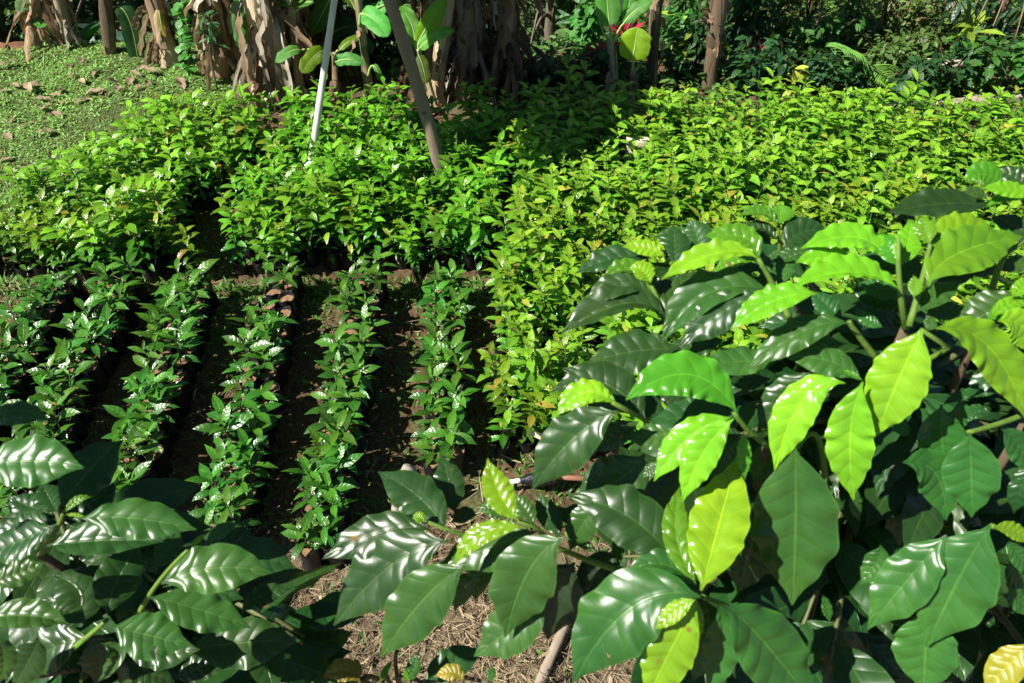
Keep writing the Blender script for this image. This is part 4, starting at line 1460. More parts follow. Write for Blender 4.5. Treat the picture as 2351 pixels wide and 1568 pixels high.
GB = None
banana('dead-leaved banana plant with brown trunk, first at the far dark end of the lawn', *stem_px(72, 135, 6.75, 84, 0, 6.8), .06, .05, BROWN, TAN * .7, 5, 16, BROWN * 1.4, (.2, .5), (.3, .9), seed=1,
       leaf_px=[((60, -10), (52, 8), (45, 28), 6.8, 6.6, .5, (.22, .34, .16), .8)])
banana('brown banana plant with one torn pale dead leaf, beside the earth heap', *stem_px(160, 135, 6.7, 128, 0, 6.8, um=(150, 70)), .05, .05, BROWN, TAN * .8, 5, 9, GREY, (.15, .4), (.3, .8), seed=2,
       leaf_px=[((185, 82), (207, 68), (230, 50), 6.9, 7.0, .42, BAN_G, .6), ((75, 40), (90, 55), (105, 60), 6.7, 6.6, .4, BAN_G, .4)])
banana('thin dark-stemmed banana plant with a long dull leaf hanging beside it', *stem_px(256, 152, 6.55, 243, -5, 6.6), .055, .045, DARKB, BROWN * .8, 4, 4, BROWN, (.2, .3), (.0, .4), seed=3,
       leaf_px=[((266, 14), (298, 50), (318, 155), 6.6, 6.45, .30, BAN_D * .8, .4), ((243, 45), (215, 60), (186, 84), 6.75, 7.0, .34, BAN_D, .3)])
banana('leaning banana plant with a sunlit torn sheath at its foot', *stem_px(393, 172, 6.35, 350, 0, 6.5, um=(378, 85)), .085, .06, BROWN, TAN, 8, 16, TAN, (.15, .45), (.1, .9), seed=4,
       leaf_px=[((366, 25), (372, 60), (381, 85), 6.35, 6.3, .25, (.45, .35, .04), .6)])
banana('banana plant wrapped in crumpled tan dead leaves, next to the climbing vine', *stem_px(512, 178, 6.25, 492, 0, 6.3), .075, .06, BROWN, TAN * .7, 5, 34, TAN * .9, (.2, .5), (.15, .95), seed=5, wide=1.25)
banana('stout banana plant clothed in ragged grey-tan dead strips, leaning lit towards the lawn', *stem_px(632, 205, 6.0, 590, 0, 6.1, um=(612, 100)), .12, .10, GREY * .9, TAN, 8, 70, GREY * 1.25, (.2, .6), (.1, 1.0), seed=6,
       leaf_px=[((553, -8), (550, 40), (556, 115), 6.1, 5.95, .30, BAN_G * 1.1, .8), ((720, 4), (660, 3), (610, -8), 6.0, 6.1, .3, BAN_G, .3)])
banana('dark shaded banana plant behind the ragged grey-tan one', *stem_px(690, 200, 6.35, 665, 0, 6.5), .10, .08, DARKB, BROWN * .7, 6, 30, BROWN * .8, (.2, .6), (.15, 1), seed=7)
banana('slender brown banana stem beside the ragged clump, standing among dark dead leaves', *stem_px(688, 205, 6.0, 672, 30, 6.05), .04, .03, TAN * .75, BROWN, 4, 8, BROWN, (.2, .4), (.3, .9), seed=8)
banana('dark banana plant in deep shade with broad shaded leaves, behind the pale pole', *stem_px(770, 190, 6.45, 760, 0, 6.6, above=1.0), .09, .07, DARKB, DARKB * .7, 4, 14, DARKB * 1.5, (.2, .5), (.1, .7), crown=7, crown_az=(4.3, 5.25), crown_len=1.9, crown_lean=.75, seed=9,
       leaf_px=[((760, -10), (735, 40), (715, 75), 6.3, 6.2, .5, BAN_G * .8, .6), ((800, 110), (830, 100), (855, 120), 6.3, 6.2, .5, BAN_D, .6), ((760, 80), (800, 60), (835, 75), 6.4, 6.3, .5, BAN_D, .5)])
banana('small banana sucker with short bright leaves around the pale pole', *stem_px(772, 215, 5.75, 768, 130, 5.8, above=.03), .028, .02, BROWN, TAN, 3, 3, BROWN, (.1, .2), (.1, .6), seed=10,
       leaf_px=[((745, 117), (722, 128), (692, 167), 5.75, 5.6, .46, BAN_Y * .8, .8, (770, 135)), ((690, 115), (664, 118), (633, 143), 5.8, 5.7, .42, BAN_G * 1.2, .45, (750, 125)),
                ((768, 143), (800, 135), (834, 146), 5.75, 5.7, .40, BAN_G * 1.1, .7, (768, 150)), ((780, 116), (800, 95), (830, 84), 5.85, 5.95, .35, BAN_Y * .6, .3, (770, 130))])
banana('young green-stemmed banana plant between the two poles', *stem_px(846, 182, 5.9, 824, 0, 5.95, um=(831, 80)), .032, .024, (.16, .20, .09), TAN * .8, 4, 3, BROWN, (.1, .2), (.5, .8), seed=11,
       leaf_px=[((829, 30), (860, 45), (890, 84), 5.9, 5.7, .50, BAN_G * 1.5, .8, (826, 60)), ((888, 10), (860, 25), (826, 36), 5.95, 5.95, .5, BAN_G * 1.3, .6, (826, 50)),
                ((815, 20), (800, -5), (775, -20), 5.95, 6.0, .4, BAN_Y * .7, .4, (824, 40)), ((855, 150), (866, 160), (872, 185), 5.85, 5.8, .35, BAN_G * 1.4, .7, (846, 175))])
banana('thick dark banana trunk leaning close behind the grey-brown pole', *stem_px(975, 222, 5.95, 905, 0, 6.15, above=1.0, um=(945, 105)), .085, .065, DARKB, BROWN * .9, 6, 5, BROWN, (.15, .3), (.0, .4), seed=12)
banana('young banana sucker fanning bright upright leaves before the tan trunks', *stem_px(993, 226, 5.72, 962, 118, 5.8, above=.02), .022, .018, (.30, .36, .14), TAN, 2, 2, BROWN, (.1, .2), (.1, .4), seed=13,
       leaf_px=[((960, 100), (985, 52), (1023, -3), 5.78, 5.85, .34, BAN_Y, .85, (962, 122)), ((963, 112), (1000, 80), (1043, 72), 5.75, 5.7, .34, BAN_G * 1.7, .5, (962, 122)),
                ((953, 106), (945, 55), (917, 17), 5.85, 5.95, .40, BAN_G * 1.5, .85, (960, 122)), ((961, 124), (972, 155), (978, 192), 5.72, 5.65, .40, np.array([.15, .20, .04]), .7, (961, 118)),
                ((930, 60), (926, 40), (940, 10), 5.9, 6.0, .5, BAN_G * 1.2, .6, (958, 118))])
banana('tall pale tan banana trunk, foremost of the bundle right of the grey-brown pole', *stem_px(1003, 225, 5.85, 1036, 0, 5.95, um=(1012, 120)), .052, .048, TAN * 1.2, TAN * .8, 9, 6, TAN, (.15, .4), (.3, .9), seed=14)
banana('brown banana trunk second in the bundle, half hidden by the upright bright leaves', *stem_px(988, 218, 6.05, 984, 0, 6.15), .065, .06, TAN * .8, BROWN, 7, 6, BROWN, (.15, .4), (.2, .8), seed=15)
banana('shaggy dark banana trunk hung with grey-brown dead strips, last of the bundle', *stem_px(1062, 215, 5.95, 1080, 0, 6.05), .085, .075, BROWN, GREY * .7, 6, 60, GREY * .8, (.2, .55), (.15, 1), seed=16)
banana('narrow banana trunk wrapped in hanging rust-brown dead leaves, standing alone', *stem_px(1176, 195, 5.9, 1172, 0, 5.95), .04, .045, BROWN, TAN * .7, 4, 60, np.array([.34, .22, .13]), (.15, .5), (.25, 1.1), crown=2, crown_az=(3.4, 4.2), crown_len=1.1, seed=17)
banana('slim young banana plant with a pale stem and one broad bright upright leaf', *stem_px(1417, 225, 5.85, 1401, 100, 5.9, above=.03), .032, .026, (.42, .42, .26), TAN, 4, 3, TAN, (.1, .2), (.1, .7), seed=18,
       leaf_px=[((1400, 60), (1396, 20), (1392, -35), 5.88, 5.95, .62, BAN_G * 1.4, .95, (1403, 100)), ((1432, 53), (1458, 24), (1498, 0), 5.9, 5.95, .42, BAN_G * 1.1, .55, (1404, 105)),
                ((1440, 40), (1445, 10), (1450, -20), 6.0, 6.05, .5, BAN_G, .6, (1406, 100)), ((1386, 78), (1378, 55), (1370, 40), 5.95, 6.0, .2, BAN_G * .8, .3, (1401, 104)), ((1400, 125), (1388, 122), (1377, 138), 5.9, 5.85, .6, BAN_D, .4, (1402, 120))])
banana('tiny banana plant holding up a single lime-green paddle leaf', *stem_px(1451, 275, 5.55, 1453, 160, 5.6, above=.01), .022, .018, BROWN * 1.3, TAN, 4, 6, BROWN, (.05, .15), (.1, .9), seed=19,
       leaf_px=[((1452, 140), (1458, 103), (1464, 63), 5.6, 5.66, .96, np.array([.26, .50, .015]), .97, (1453, 165)), ((1462, 160), (1468, 148), (1478, 140), 5.65, 5.7, .4, BAN_G, .4, (1454, 170))])
banana('dark banana stem with flaking papery bark, beside the lime paddle leaf', *stem_px(1495, 210, 6.1, 1506, 0, 6.2), .042, .036, DARKB * 1.3, TAN * .8, 6, 7, TAN * .8, (.1, .3), (.2, .9), crown=2, crown_az=(.5, 2.6), crown_len=1.0, seed=20)
banana('heavy blackish banana trunk standing apart before the dense shrubs', *stem_px(1625, 205, 6.1, 1652, 0, 6.2), .062, .054, DARKB, DARKB * 1.6, 6, 4, BROWN, (.1, .2), (.2, .6), crown=2, crown_az=(.5, 2.4), crown_len=1.0, seed=21)


# ------------------------------------------------------------------ shrubs, vine, palm and flowers
def shrub(name, label, cat, base, h, spread, n, leaf, col, mat='leaf_shrub', tint=.35, twigs=6, ratio=.42, el=(-.7, .7), seed=0, group=None, low=.12, droop=(.2, .9), twigcol=BROWNTWIG, tips=None, alt=None, top_heavy=.7):
    rg = np.random.default_rng(seed + 500)
    base = np.asarray(base, float)
    t = thing(name, label, cat, base, group)
    st, lf = MB(), MB()
    Pts, Hd = [], []
    per = max(1, n // twigs)
    for i in range(twigs):
        a = rg.uniform(0, 6.28)
        q = spread * np.sqrt(rg.random()) * (.95 if twigs > 1 else 0)
        hh = h * (top_heavy + (1 - top_heavy) * rg.random()) * (1 - .30 * (q / spread) ** 2)
        e = base + np.array([cos(a) * q, sin(a) * q, hh])
        C = curve3(base, base + np.array([cos(a) * q * .35, sin(a) * q * .35, hh * .6]), e, 12)
        tube(st, C, np.linspace(.010, .003, 12) * min(1.6, max(.5, h)), twigcol, 6)
        k = rg.beta(1.6, 1.0, per) * (1 - low) + low
        p = np.stack([np.interp(k, np.linspace(0, 1, 12), C[:, j]) for j in range(3)], -1)
        sd = rg.uniform(0, 6.28, per)
        off = rg.uniform(0, 1, per) ** .7 * spread * .34
        p = p + np.stack([np.cos(sd) * off, np.sin(sd) * off, rg.normal(0, .05 * h, per)], -1)
        Pts.append(p)
        Hd.append(sd + rg.normal(0, .5, per))
    p, hd = np.concatenate(Pts), np.concatenate(Hd)
    p[:, 2] = np.maximum(p[:, 2], base[2] + .03)
    m = len(p)
    L = leaf * rg.uniform(.6, 1.25, m)
    c = np.asarray(col) * rg.uniform(1 - tint, 1 + tint, (m, 1))
    if alt is not None:
        c = np.where(rg.random((m, 1)) < .25, np.asarray(alt) * rg.uniform(.7, 1.2, (m, 1)), c)
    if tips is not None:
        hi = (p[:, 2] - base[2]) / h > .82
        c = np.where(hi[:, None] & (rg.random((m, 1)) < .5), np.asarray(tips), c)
    leaves(lf, p, hd, rg.uniform(*el, m), rg.uniform(*droop, m), L, L * ratio * rg.uniform(.8, 1.2, m), c, roll=rg.uniform(-.7, .7, m), ns=6, nc=3, wave=.12, fold=.2, nwave=2.5, rough=rg.uniform(-.5, 1, m))
    st.build('stems', M['bark'], t)
    lf.build('foliage', M[mat], t)
    return t


def at(u, y, z=None):
    """Ground point seen in column u at distance y."""
    d = y * cos(PITCH) + H * sin(PITCH)
    x = (u - CU) / F * d
    g = float(gz(x, y)) if z is None else z
    d = y * cos(PITCH) + (H - g) * sin(PITCH)
    x = (u - CU) / F * d
    return np.array([x, y, float(gz(x, y)) if z is None else z])


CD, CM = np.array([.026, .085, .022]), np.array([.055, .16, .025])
VINE, OLIVE, PALE = np.array([.12, .21, .045]), np.array([.16, .20, .06]), np.array([.24, .29, .12])
# coffee shrubs behind the yellowish bed
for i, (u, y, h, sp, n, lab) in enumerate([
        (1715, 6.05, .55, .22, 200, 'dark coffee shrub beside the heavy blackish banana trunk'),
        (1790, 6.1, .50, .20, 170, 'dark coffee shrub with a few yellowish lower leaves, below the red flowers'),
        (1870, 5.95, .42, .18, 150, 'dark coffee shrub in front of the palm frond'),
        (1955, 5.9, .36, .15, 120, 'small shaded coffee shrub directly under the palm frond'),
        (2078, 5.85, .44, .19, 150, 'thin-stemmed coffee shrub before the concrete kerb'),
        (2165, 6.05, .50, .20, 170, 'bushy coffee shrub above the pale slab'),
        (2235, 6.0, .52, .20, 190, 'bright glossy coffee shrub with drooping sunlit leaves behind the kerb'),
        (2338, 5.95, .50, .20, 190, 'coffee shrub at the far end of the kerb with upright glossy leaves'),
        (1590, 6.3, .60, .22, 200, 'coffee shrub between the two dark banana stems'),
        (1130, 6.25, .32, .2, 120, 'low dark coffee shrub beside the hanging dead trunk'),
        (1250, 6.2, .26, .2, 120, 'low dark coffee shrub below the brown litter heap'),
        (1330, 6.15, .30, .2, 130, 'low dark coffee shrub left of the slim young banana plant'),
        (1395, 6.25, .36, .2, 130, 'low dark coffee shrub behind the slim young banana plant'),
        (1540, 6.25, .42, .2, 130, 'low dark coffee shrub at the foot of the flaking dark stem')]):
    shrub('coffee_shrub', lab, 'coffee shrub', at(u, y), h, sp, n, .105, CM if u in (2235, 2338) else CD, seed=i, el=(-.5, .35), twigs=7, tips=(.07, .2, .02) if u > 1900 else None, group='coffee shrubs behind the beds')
# thicket on the right
for i, (u, y, h, sp, n, lf, c, rt, lab, cat, nm) in enumerate([
        (1560, 6.7, .95, .26, 260, .13, CM, .34, 'leafy shrub with arching toothed leaves behind the lime paddle leaf', 'shrub', 'leafy_shrub'),
        (1680, 7.0, 1.0, .34, 420, .12, CD, .40, 'dense dark shrub behind the heavy blackish trunk', 'shrub', 'leafy_shrub'),
        (1765, 7.4, 1.2, .36, 620, .09, OLIVE * .8, .16, 'olive bamboo-like thicket with thin drooping leaves', 'thicket', 'bamboo_clump'),
        (1850, 7.3, 1.1, .34, 560, .09, OLIVE * .9, .18, 'shaded olive bamboo-like thicket beside the vine-covered bank', 'thicket', 'bamboo_clump'),
        (1900, 6.75, .62, .20, 200, .08, CM * 1.2, .40, 'small leafy plant with fresh hanging leaves above the palm frond', 'shrub', 'leafy_shrub'),
        (1945, 7.0, .85, .26, 420, .06, VINE * 1.1, .5, 'bright fine-leaved climber heaped above the palm frond', 'climber', 'leafy_climber'),
        (2020, 7.2, .95, .34, 620, .05, PALE, .5, 'pale dry-looking creeper draped over the bank', 'creeper', 'leafy_climber'),
        (2085, 7.0, .85, .30, 520, .06, VINE, .6, 'green heart-leaved creeper beside the pale dry one', 'creeper', 'leafy_climber'),
        (2150, 7.3, 1.0, .34, 620, .05, PALE * .9, .5, 'pale tangled creeper near the mango tree', 'creeper', 'leafy_climber'),
        (2010, 6.5, .40, .22, 240, .07, VINE * .9, .45, 'low leafy weeds below the creepers, behind the kerb', 'shrub', 'leafy_shrub'),
        (2120, 6.6, .36, .22, 240, .07, VINE * .8, .45, 'low green undergrowth plant beside the pale slab', 'shrub', 'leafy_shrub'),
        (1850, 6.6, .48, .22, 240, .08, CM, .5, 'mixed low shrub with heart-shaped leaves behind the dark coffee shrubs', 'shrub', 'leafy_shrub'),
        (1790, 8.6, 1.8, .5, 700, .10, CD, .3, 'tall dark shrub at the back above the bamboo-like thicket', 'shrub', 'leafy_shrub'),
        (1960, 8.8, 1.8, .55, 900, .09, CM * .8, .4, 'tall shrub behind the bright fine-leaved climber', 'shrub', 'leafy_shrub'),
        (2120, 8.8, 1.8, .55, 900, .09, VINE * .8, .4, 'tall shrub behind the pale tangled creeper', 'shrub', 'leafy_shrub'),
        (1640, 8.6, 1.8, .5, 700, .10, CD * 1.1, .35, 'tall shrub behind the leafy toothed one', 'shrub', 'leafy_shrub'),
        (2290, 8.6, 1.8, .5, 800, .12, CD * 1.1, .3, 'tall dark shrub behind the mango tree', 'shrub', 'leafy_shrub'),
        (2400, 8.0, 1.5, .5, 700, .12, CD * 1.2, .3, 'tall dark shrub at the outer edge of the thicket', 'shrub', 'leafy_shrub'),
        (1480, 7.2, .7, .3, 300, .11, CM, .4, 'rounded shrub behind the two small banana plants', 'shrub', 'leafy_shrub'),
        (1345, 6.75, .75, .18, 200, .11, CM * 1.3, .5, 'upright broad-leaved shrub beside the gap to the valley', 'shrub', 'leafy_shrub')]):
    shrub(nm, lab, cat, at(u, y), h, sp, n, lf, c, seed=40 + i, twigs=9, ratio=rt, alt=(.22, .17, .09) if cat in ('creeper', 'thicket') else None, el=(-.9, .5), low=.05, top_heavy=.35)
# undergrowth in the shade behind the banana trunks
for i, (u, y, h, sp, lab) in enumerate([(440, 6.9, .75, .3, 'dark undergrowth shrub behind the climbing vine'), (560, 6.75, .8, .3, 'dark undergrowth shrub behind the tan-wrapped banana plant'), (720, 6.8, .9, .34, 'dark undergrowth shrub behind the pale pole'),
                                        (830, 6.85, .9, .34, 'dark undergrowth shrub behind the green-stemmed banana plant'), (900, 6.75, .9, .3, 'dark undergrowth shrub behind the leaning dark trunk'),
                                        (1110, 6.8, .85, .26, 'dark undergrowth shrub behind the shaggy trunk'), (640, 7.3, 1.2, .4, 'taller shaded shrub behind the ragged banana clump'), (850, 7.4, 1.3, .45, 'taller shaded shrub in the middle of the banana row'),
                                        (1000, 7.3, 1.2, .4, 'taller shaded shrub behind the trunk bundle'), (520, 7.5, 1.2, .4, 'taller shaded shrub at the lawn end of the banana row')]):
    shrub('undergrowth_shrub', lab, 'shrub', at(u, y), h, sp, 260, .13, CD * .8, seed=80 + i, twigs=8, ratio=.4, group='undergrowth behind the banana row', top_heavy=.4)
shrub('grey_leaved_shrub', 'pale grey-green drooping shrub beyond the lawn edge, behind the thin dark stem', 'shrub', at(305, 7.4, -.9), 1.0, .3, 90, .22, (.10, .19, .13), seed=101, twigs=5, ratio=.4)
shrub('grey_leaved_shrub', 'pale grey-green broad-leaved plant in the gap beside the slim banana', 'shrub', at(1318, 7.2, -.5), .95, .16, 60, .15, (.14, .24, .12), seed=102, twigs=4, ratio=.45)
shrub('variegated_shrub', 'shrub with long yellow-edged leaves between two dark banana stems', 'shrub', at(1555, 6.3), .62, .12, 40, .15, (.36, .46, .06), seed=103, twigs=4, ratio=.28, alt=(.06, .2, .03), tint=.2)
shrub('yellow_leaved_plant', 'small plant with a few glowing yellow leaves below the red flowers', 'plant', at(1812, 5.85), .42, .08, 22, .10, (.42, .46, .05), seed=104, twigs=3, ratio=.4)

# low undergrowth covering the bank behind the beds
n = 16000
x, y = rgN.uniform(-2.2, 5.5, n), rgN.uniform(5.5, 9.5, n)
k_ = (x > .9) | (y > 6.2)
x, y = x[k_], y[k_]
n = len(x)
mb = MB()
L = rgN.uniform(.04, .11, n)
leaves(mb, gpos(x, y, rgN.uniform(0, .16, n) * (.3 + .7 * (blotch(x, y, 5, 12) > 0))), rgN.uniform(0, 6.28, n), rgN.uniform(-.3, .9, n), rgN.uniform(.2, 1, n), L, L * rgN.uniform(.3, .6, n),
       np.array([.10, .20, .04]) * rgN.uniform(.5, 1.5, (n, 1)), ns=4, nc=3, prof=(LV, LW), roll=rgN.uniform(-.6, .6, n))
tag(mb.build('undergrowth', M['leaf_shrub']), 'low leafy undergrowth covering the bank behind the beds', 'undergrowth', kind='stuff')

# mango tree reaching in at the far right corner
t = thing('mango_tree', 'mango tree with long hanging leaves and one bright new leaf tuft', 'mango tree', at(2270, 7.3))
b0 = at(2270, 7.3)
tb, lf, nl = MB(), MB(), MB()
tube(tb, curve3(b0, b0 + [.05, 0, .8], b0 + [0, -.1, 2.0], 10), np.linspace(.07, .04, 10), (.16, .12, .08), 10)
tips = [(2236, 62), (2180, 30), (2300, 40), (2330, 90), (2260, 110), (2290, 5), (2210, 0), (2350, 20), (2150, 70), (2320, 130), (2240, 10), (2270, 70)]
for i, (u, v) in enumerate(tips):
    e = on_y(u, v, 6.6 + .25 * (i % 3))
    C = curve3(b0 + [0, -.05, 1.0 + .05 * i], (b0 + [0, 0, 1.0] + e) / 2 + [0, 0, .25], e, 10)
    tube(tb, C, np.linspace(.016, .005, 10), (.24, .17, .09), 6)
    n = 15
    a = rgN.uniform(0, 6.28, n)
    L = rgN.uniform(.14, .22, n) * (1.35 if i == 0 else 1)
    young = i == 0
    leaves(nl if young else lf, e + rgN.normal(0, .02, (n, 3)), a, rgN.uniform(-1.1, .3, n) + (.5 if young else 0), rgN.uniform(.2, .8, n), L, L * .26, (np.array([.26, .42, .04]) if young else np.array([.03, .075, .025])) * rgN.uniform(.7, 1.3, (n, 1)),
           ns=8, nc=3, fold=.3, wave=.05, roll=rgN.uniform(-.5, .5, n))
tb.build('trunk', M['bark'], t)
lf.build('crown', M['leaf_shrub'], t)
o = nl.build('new_leaves', M['leaf_shrub'], t)
o['label'] = 'tuft of bright yellow-green new leaves'
b0 = at(2270, 7.3)

# climbing vine with round leaves in the banana row
b0 = on_y(437, 178, 6.2)
t = thing('climbing_vine', 'bright round-leaved vine climbing between two brown banana trunks', 'vine', (b0[0], b0[1], 0))
tb, lf = MB(), MB()
pts = [on_y(u, v, 6.22) for u, v in ((437, 178), (428, 120), (432, 70), (420, 25), (418, -10))]
pts[0][2] = .0
C = np.concatenate([np.linspace(pts[i], pts[i + 1], 5)[:-1] for i in range(4)])
tube(tb, C, .006, (.12, .16, .05), 6)
n = 75
k = rgN.uniform(0, len(C) - 1, n)
p = np.stack([np.interp(k, np.arange(len(C)), C[:, j]) for j in range(3)], -1) + rgN.normal(0, .04, (n, 3))
L = rgN.uniform(.05, .09, n)
leaves(lf, p, rgN.uniform(-2.6, -.5, n), rgN.uniform(-.9, .4, n), .4, L, L * .85, np.array([.09, .25, .035]) * rgN.uniform(.6, 1.3, (n, 1)), ns=6, nc=3, fold=.1)
tb.build('stem', M['twig'], t)
lf.build('foliage', M['leaf_shrub'], t)
shrub('narrow_leaved_plant', 'narrow-leaved green sprig above the vine, in front of tan dead leaves', 'plant', at(500, 6.0), .72, .10, 46, .11, (.06, .2, .06), seed=105, twigs=4, ratio=.22, low=.75, el=(-.6, .5))

# palm frond
r0, r1, r2 = on_y(1990, 175, 6.35), on_y(1965, 122, 6.3), on_y(1925, 112, 6.2)
t = thing('palm', 'young palm with one fine-ribbed green frond among the shrubs', 'palm', at(1995, 6.15))
for j, (pa, pb, pc, sg) in enumerate([((1992, 185), (1968, 125), (1925, 112), 1), ((1995, 185), (2000, 150), (2035, 190), -1)]):
    C = curve3(on_y(*pa, 6.1), on_y(*pb, 6.0), on_y(*pc, 5.85), 26)
    tb, lf = MB(), MB()
    base = at(1995, 6.15)
    tube(tb, np.concatenate([np.linspace(base, C[0], 5)[:-1], C]), np.linspace(.008, .002, 30), (.25, .32, .1), 6)
    for s in (-1, 1):
        for k in np.linspace(0.2, 25, 34):
            i0 = int(k)
            p = C[i0] + (C[min(25, i0 + 1)] - C[i0]) * (k - i0)
            d = C[min(25, i0 + 1)] - C[max(0, i0 - 1)]
            hd = math.atan2(d[1], d[0]) + s * 1.15
            L = .22 * (.45 + .55 * sin(pi * min(1, .15 + k / 30)))
            leaves(lf, p, hd, .35 + rgN.normal(0, .05), .8, L, .016, np.array([.20, .40, .07]) * rgN.uniform(.8, 1.2), ns=6, nc=3, prof=(LV, LW), fold=.5)
    fr = tb.build('frond_rib', M['twig'], t)
    lf.build('leaflets', M['leaf_shrub'], fr)

# red-leaved cordyline and red flower spikes
for i, (u, v, y, L, lab) in enumerate([(1436, 92, 6.15, .22, 'crimson-leaved cordyline behind the broad bright banana leaf'), (1376, 130, 6.3, .14, 'small dark red cordyline low behind the slim banana stem'), (1742, 118, 6.3, .10, 'pinkish-red flowering plant glowing inside the dark shrubs'),
                                     (1702, 128, 6.2, .09, 'dark red flower spike hanging before the dark shrubs')]):
    c = on_y(u, v, y)
    b0 = np.array([c[0], c[1], float(gz(c[0], c[1]))])
    t = thing('red_leaved_plant', lab, 'plant', b0)
    tb, lf = MB(), MB()
    tube(tb, curve3(b0, (b0 + c) / 2 + [.02, 0, 0], c, 8), .007, (.2, .1, .06), 6)
    n = 22 if i < 2 else 12
    a = rgN.uniform(0, 6.28, n)
    leaves(lf, c + rgN.normal(0, .02, (n, 3)), a, rgN.uniform(.1, 1.3, n), rgN.uniform(.3, 1, n), L * rgN.uniform(.7, 1.2, n), L * .22, (np.array([.34, .02, .06]) if i != 2 else np.array([.5, .12, .14])) * rgN.uniform(.5, 1.4, (n, 1)), ns=7, nc=3, fold=.4)
    tb.build('stem', M['twig'], t)
    lf.build('foliage', M['leaf_shrub'], t)

# small sapling with yellowing leaves at the very front
SAP = [('C1', 480, 1900, 360, 1800, 180, 1860, 'o', .7, 1.25, .5), ('C1', 470, 1880, 460, 1800, 440, 1700, 'o', .7, 1.27, .45), ('C1', 640, 1900, 690, 1800, 740, 1720, 'g', .6, 1.25, .3),
       ('C1', 830, 1880, 900, 1800, 930, 1660, 'm', .7, 1.25, .5), ('C1', 880, 1910, 850, 1850, 830, 1780, 'g', .6, 1.22, .3), ('C1', 1000, 1920, 1150, 1780, 1480, 1640, 'd', .6, 1.3, .46),
       ('C1', 1300, 1900, 1230, 1820, 1080, 1850, 'o', .6, 1.25, .5), ('C1', 1500, 1900, 1530, 1830, 1520, 1760, 'm', .6, 1.25, .5), ('C1', 780, 1650, 720, 1620, 640, 1640, 'b', .5, 1.3, .4), ('C1', 300, 1950, 200, 1900, 60, 1930, 'm', .5, 1.25, .4)]
b0 = on_z(930, 1650, 0)
t = thing('coffee_sapling', 'small coffee sapling with yellowing leaves, low in front of the straw', 'sapling', b0)
tb, old, yel = MB(), MB(), MB()
for s in SAP:
    px_leaf(yel if s[7] in 'ogy' else old, s)
    e = px(*rp(s[0], s[1], s[2]), s[9])
    tube(tb, curve3(b0, (b0 + e) / 2 + [0, 0, .15], e, 10), np.linspace(.008, .003, 10), BROWNTWIG, 7)
tb.build('stem', M['bark'], t)
old.build('leaves', M['leaf_big'], t)
o = yel.build('yellow_leaves', M['leaf_big'], t)
o['label'] = 'yellowing leaves'


# ------------------------------------------------------------------ trees in the valley beyond
def tree(label, base, h, cr, nl, leaf, col, seed, group=None, cat='tree', clumps=26, trunk_r=.12, lowf=.12):
    rg = np.random.default_rng(seed + 900)
    base = np.asarray(base, float)
    t = thing('tree', label, cat, base, group)
    tb, lf = MB(), MB()
    top = base + np.array([rg.normal(0, .06 * h), rg.normal(0, .06 * h), h * .8])
    C = curve3(base, (base + top) / 2 + rg.normal(0, .05 * h, 3) * [1, 1, 0], top, 12)
    tube(tb, C, np.linspace(trunk_r, trunk_r * .35, 12), (.16, .13, .10), 9)
    for i in range(clumps):
        k = rg.uniform(.15, 1)
        s = C[int(k * 11)]
        a, q = rg.uniform(0, 6.28), cr * rg.uniform(.25, 1) ** .6
        zz = base[2] + h * rg.uniform(lowf, 1.0)
        q *= (1 - .45 * ((zz - base[2]) / h) ** 2)
        c = np.array([base[0] + cos(a) * q, base[1] + sin(a) * q, zz])
        tube(tb, curve3(s, (s + c) / 2 + [0, 0, .08 * h], c, 6), np.linspace(trunk_r * .3, trunk_r * .08, 6), (.16, .13, .10), 5)
        m = nl // clumps
        r_ = cr * rg.uniform(.22, .42)
        d = rg.normal(0, 1, (m, 3))
        d /= np.linalg.norm(d, axis=1)[:, None]
        p = c + d * (r_ * rg.random((m, 1)) ** .45) * [1, 1, .75]
        L = leaf * rg.uniform(.6, 1.3, m)
        leaves(lf, p, np.arctan2(d[:, 1], d[:, 0]) + rg.normal(0, .8, m), rg.uniform(-.9, .5, m), rg.uniform(.1, .7, m), L, L * .42, np.asarray(col) * rg.uniform(.75, 1.25) * rg.uniform(.6, 1.4, (m, 1)), ns=4, nc=3, prof=(LV, LW), roll=rg.uniform(-.8, .8, m))
    tb.build('trunk', M['bark'], t)
    lf.build('crown', M['leaf_far'], t)
    return t


def on_ground_far(u, v, y):
    p = on_y(u, v, y)
    return np.array([p[0], y, float(gz(p[0], y))])


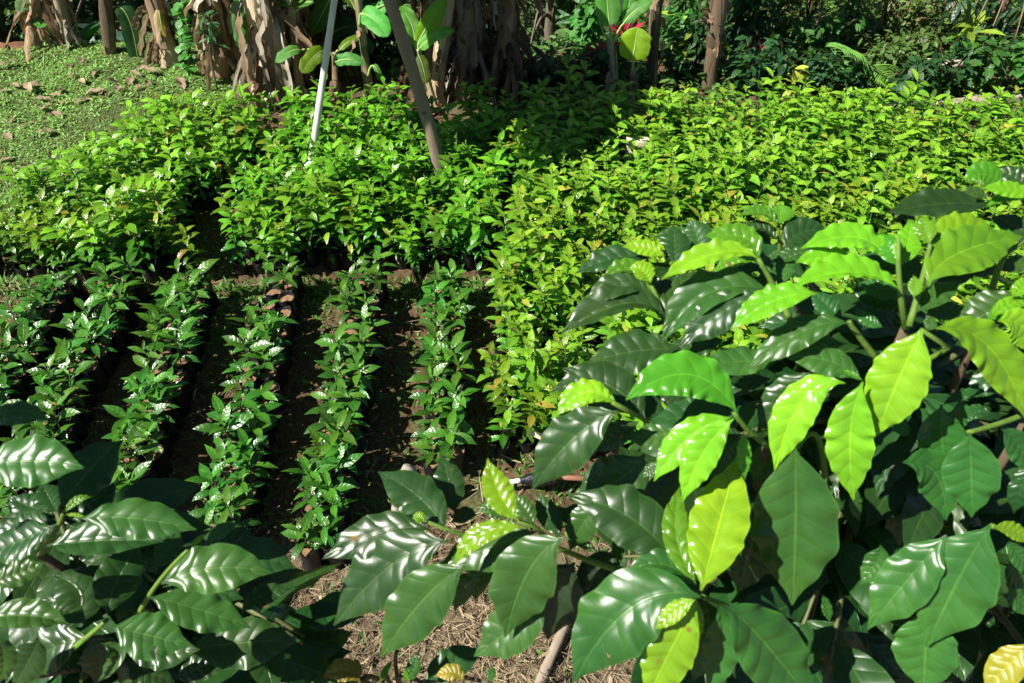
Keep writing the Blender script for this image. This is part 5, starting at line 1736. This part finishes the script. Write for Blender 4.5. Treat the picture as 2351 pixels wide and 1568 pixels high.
FARG = np.array([.085, .17, .06])
for i, (u, y, h, cr, nl, leaf, c, lab) in enumerate([
        (1245, 11.5, 3.3, 1.0, 2600, .15, FARG * 1.1, 'round mango tree with sunlit flower heads seen through the gap'),
        (1330, 16.0, 4.0, 1.6, 2400, .2, FARG * np.array([.8, 1.1, 1.1]), 'bushy tree lower down the valley beside the gap'),  # a little blue haze mixed into the leaf tint
        (1150, 15.0, 4.2, 1.6, 2400, .2, FARG * .9, 'dark tree behind the hanging dead trunk'),
        (1270, 25.0, 6.5, 3.0, 3000, .32, FARG * np.array([.8, 1.0, 1.2]), 'distant tree in the valley gap, its leaves tinted with blue haze'),  # distance haze put into the leaf colour as extra blue
        (1420, 20.0, 6.0, 2.4, 2600, .28, FARG, 'valley tree behind the slim young banana plant'),
        (330, 12.5, 3.2, 1.3, 2400, .17, FARG * 1.1, 'tree beyond the lawn between the thin dark stem and the leaning trunk'),
        (200, 15.0, 4.5, 1.8, 2600, .2, FARG * .9, 'tree beyond the lawn behind the thin dark stem'),
        (60, 13.0, 4.4, 1.7, 2600, .19, FARG * .6, 'dark tree at the far end of the lawn'),
        (-80, 12.0, 4.6, 1.6, 2200, .19, FARG * .6, 'dark tree at the outer edge beyond the lawn'),
        (420, 17.0, 5.2, 2.2, 2600, .24, FARG * 1.2, 'lighter tree down the slope behind the climbing vine'),
        (120, 22.0, 7.0, 3.0, 2800, .3, FARG * .9, 'tall valley tree far beyond the earth heap'),
        (560, 21.0, 6.5, 2.8, 2600, .3, FARG * .8, 'valley tree behind the ragged banana clump'),
        (760, 20.0, 6.5, 2.8, 2600, .3, FARG * .7, 'valley tree behind the pale pole'),
        (960, 20.0, 6.5, 2.8, 2600, .3, FARG * .7, 'valley tree behind the trunk bundle'),
        (1600, 17.0, 6.0, 2.6, 2600, .28, FARG * .9, 'valley tree behind the dense dark shrubs'),
        (1850, 15.0, 6.0, 2.6, 2600, .26, FARG * .9, 'hillside tree behind the bamboo-like thicket'),
        (2100, 15.0, 6.0, 2.6, 2600, .26, FARG * 1.2, 'hillside tree behind the creepers'),
        (2350, 14.0, 6.0, 2.6, 2600, .26, FARG * .9, 'hillside tree behind the mango corner')]):
    b0 = at(u, y)
    tree(lab, b0, h, cr, nl, leaf, c, i, 'trees in the valley', trunk_r=.05 + .02 * h)
# far forest as one mass over the valley floor and opposite slope
n = 15000
y = rgN.uniform(24, 62, n)
x = rgN.uniform(-1, 1, n) * (y * .75 + 8)
hgt = 3.2 + 2.2 * np.sin(x * .9 + 2 * np.sin(y * .4)) * np.sin(y * .7 + x * .3) + rgN.uniform(-1.2, .5, n)
p = np.stack([x, y, gz(x, y) + np.maximum(.3, hgt)], -1)
L = rgN.uniform(.4, .9, n)
mb = MB()
leaves(mb, p, rgN.uniform(0, 6.28, n), rgN.uniform(-.8, .6, n), .5, L, L * .6, np.array([.045, .09, .045]) * rgN.uniform(.5, 1.5, (n, 1)), ns=3, nc=2, prof=(LV, LW), roll=rgN.uniform(-.6, .6, n))
tag(mb.build('forest', M['leaf_far']), 'far wooded slope beyond the valley', 'forest', kind='stuff')
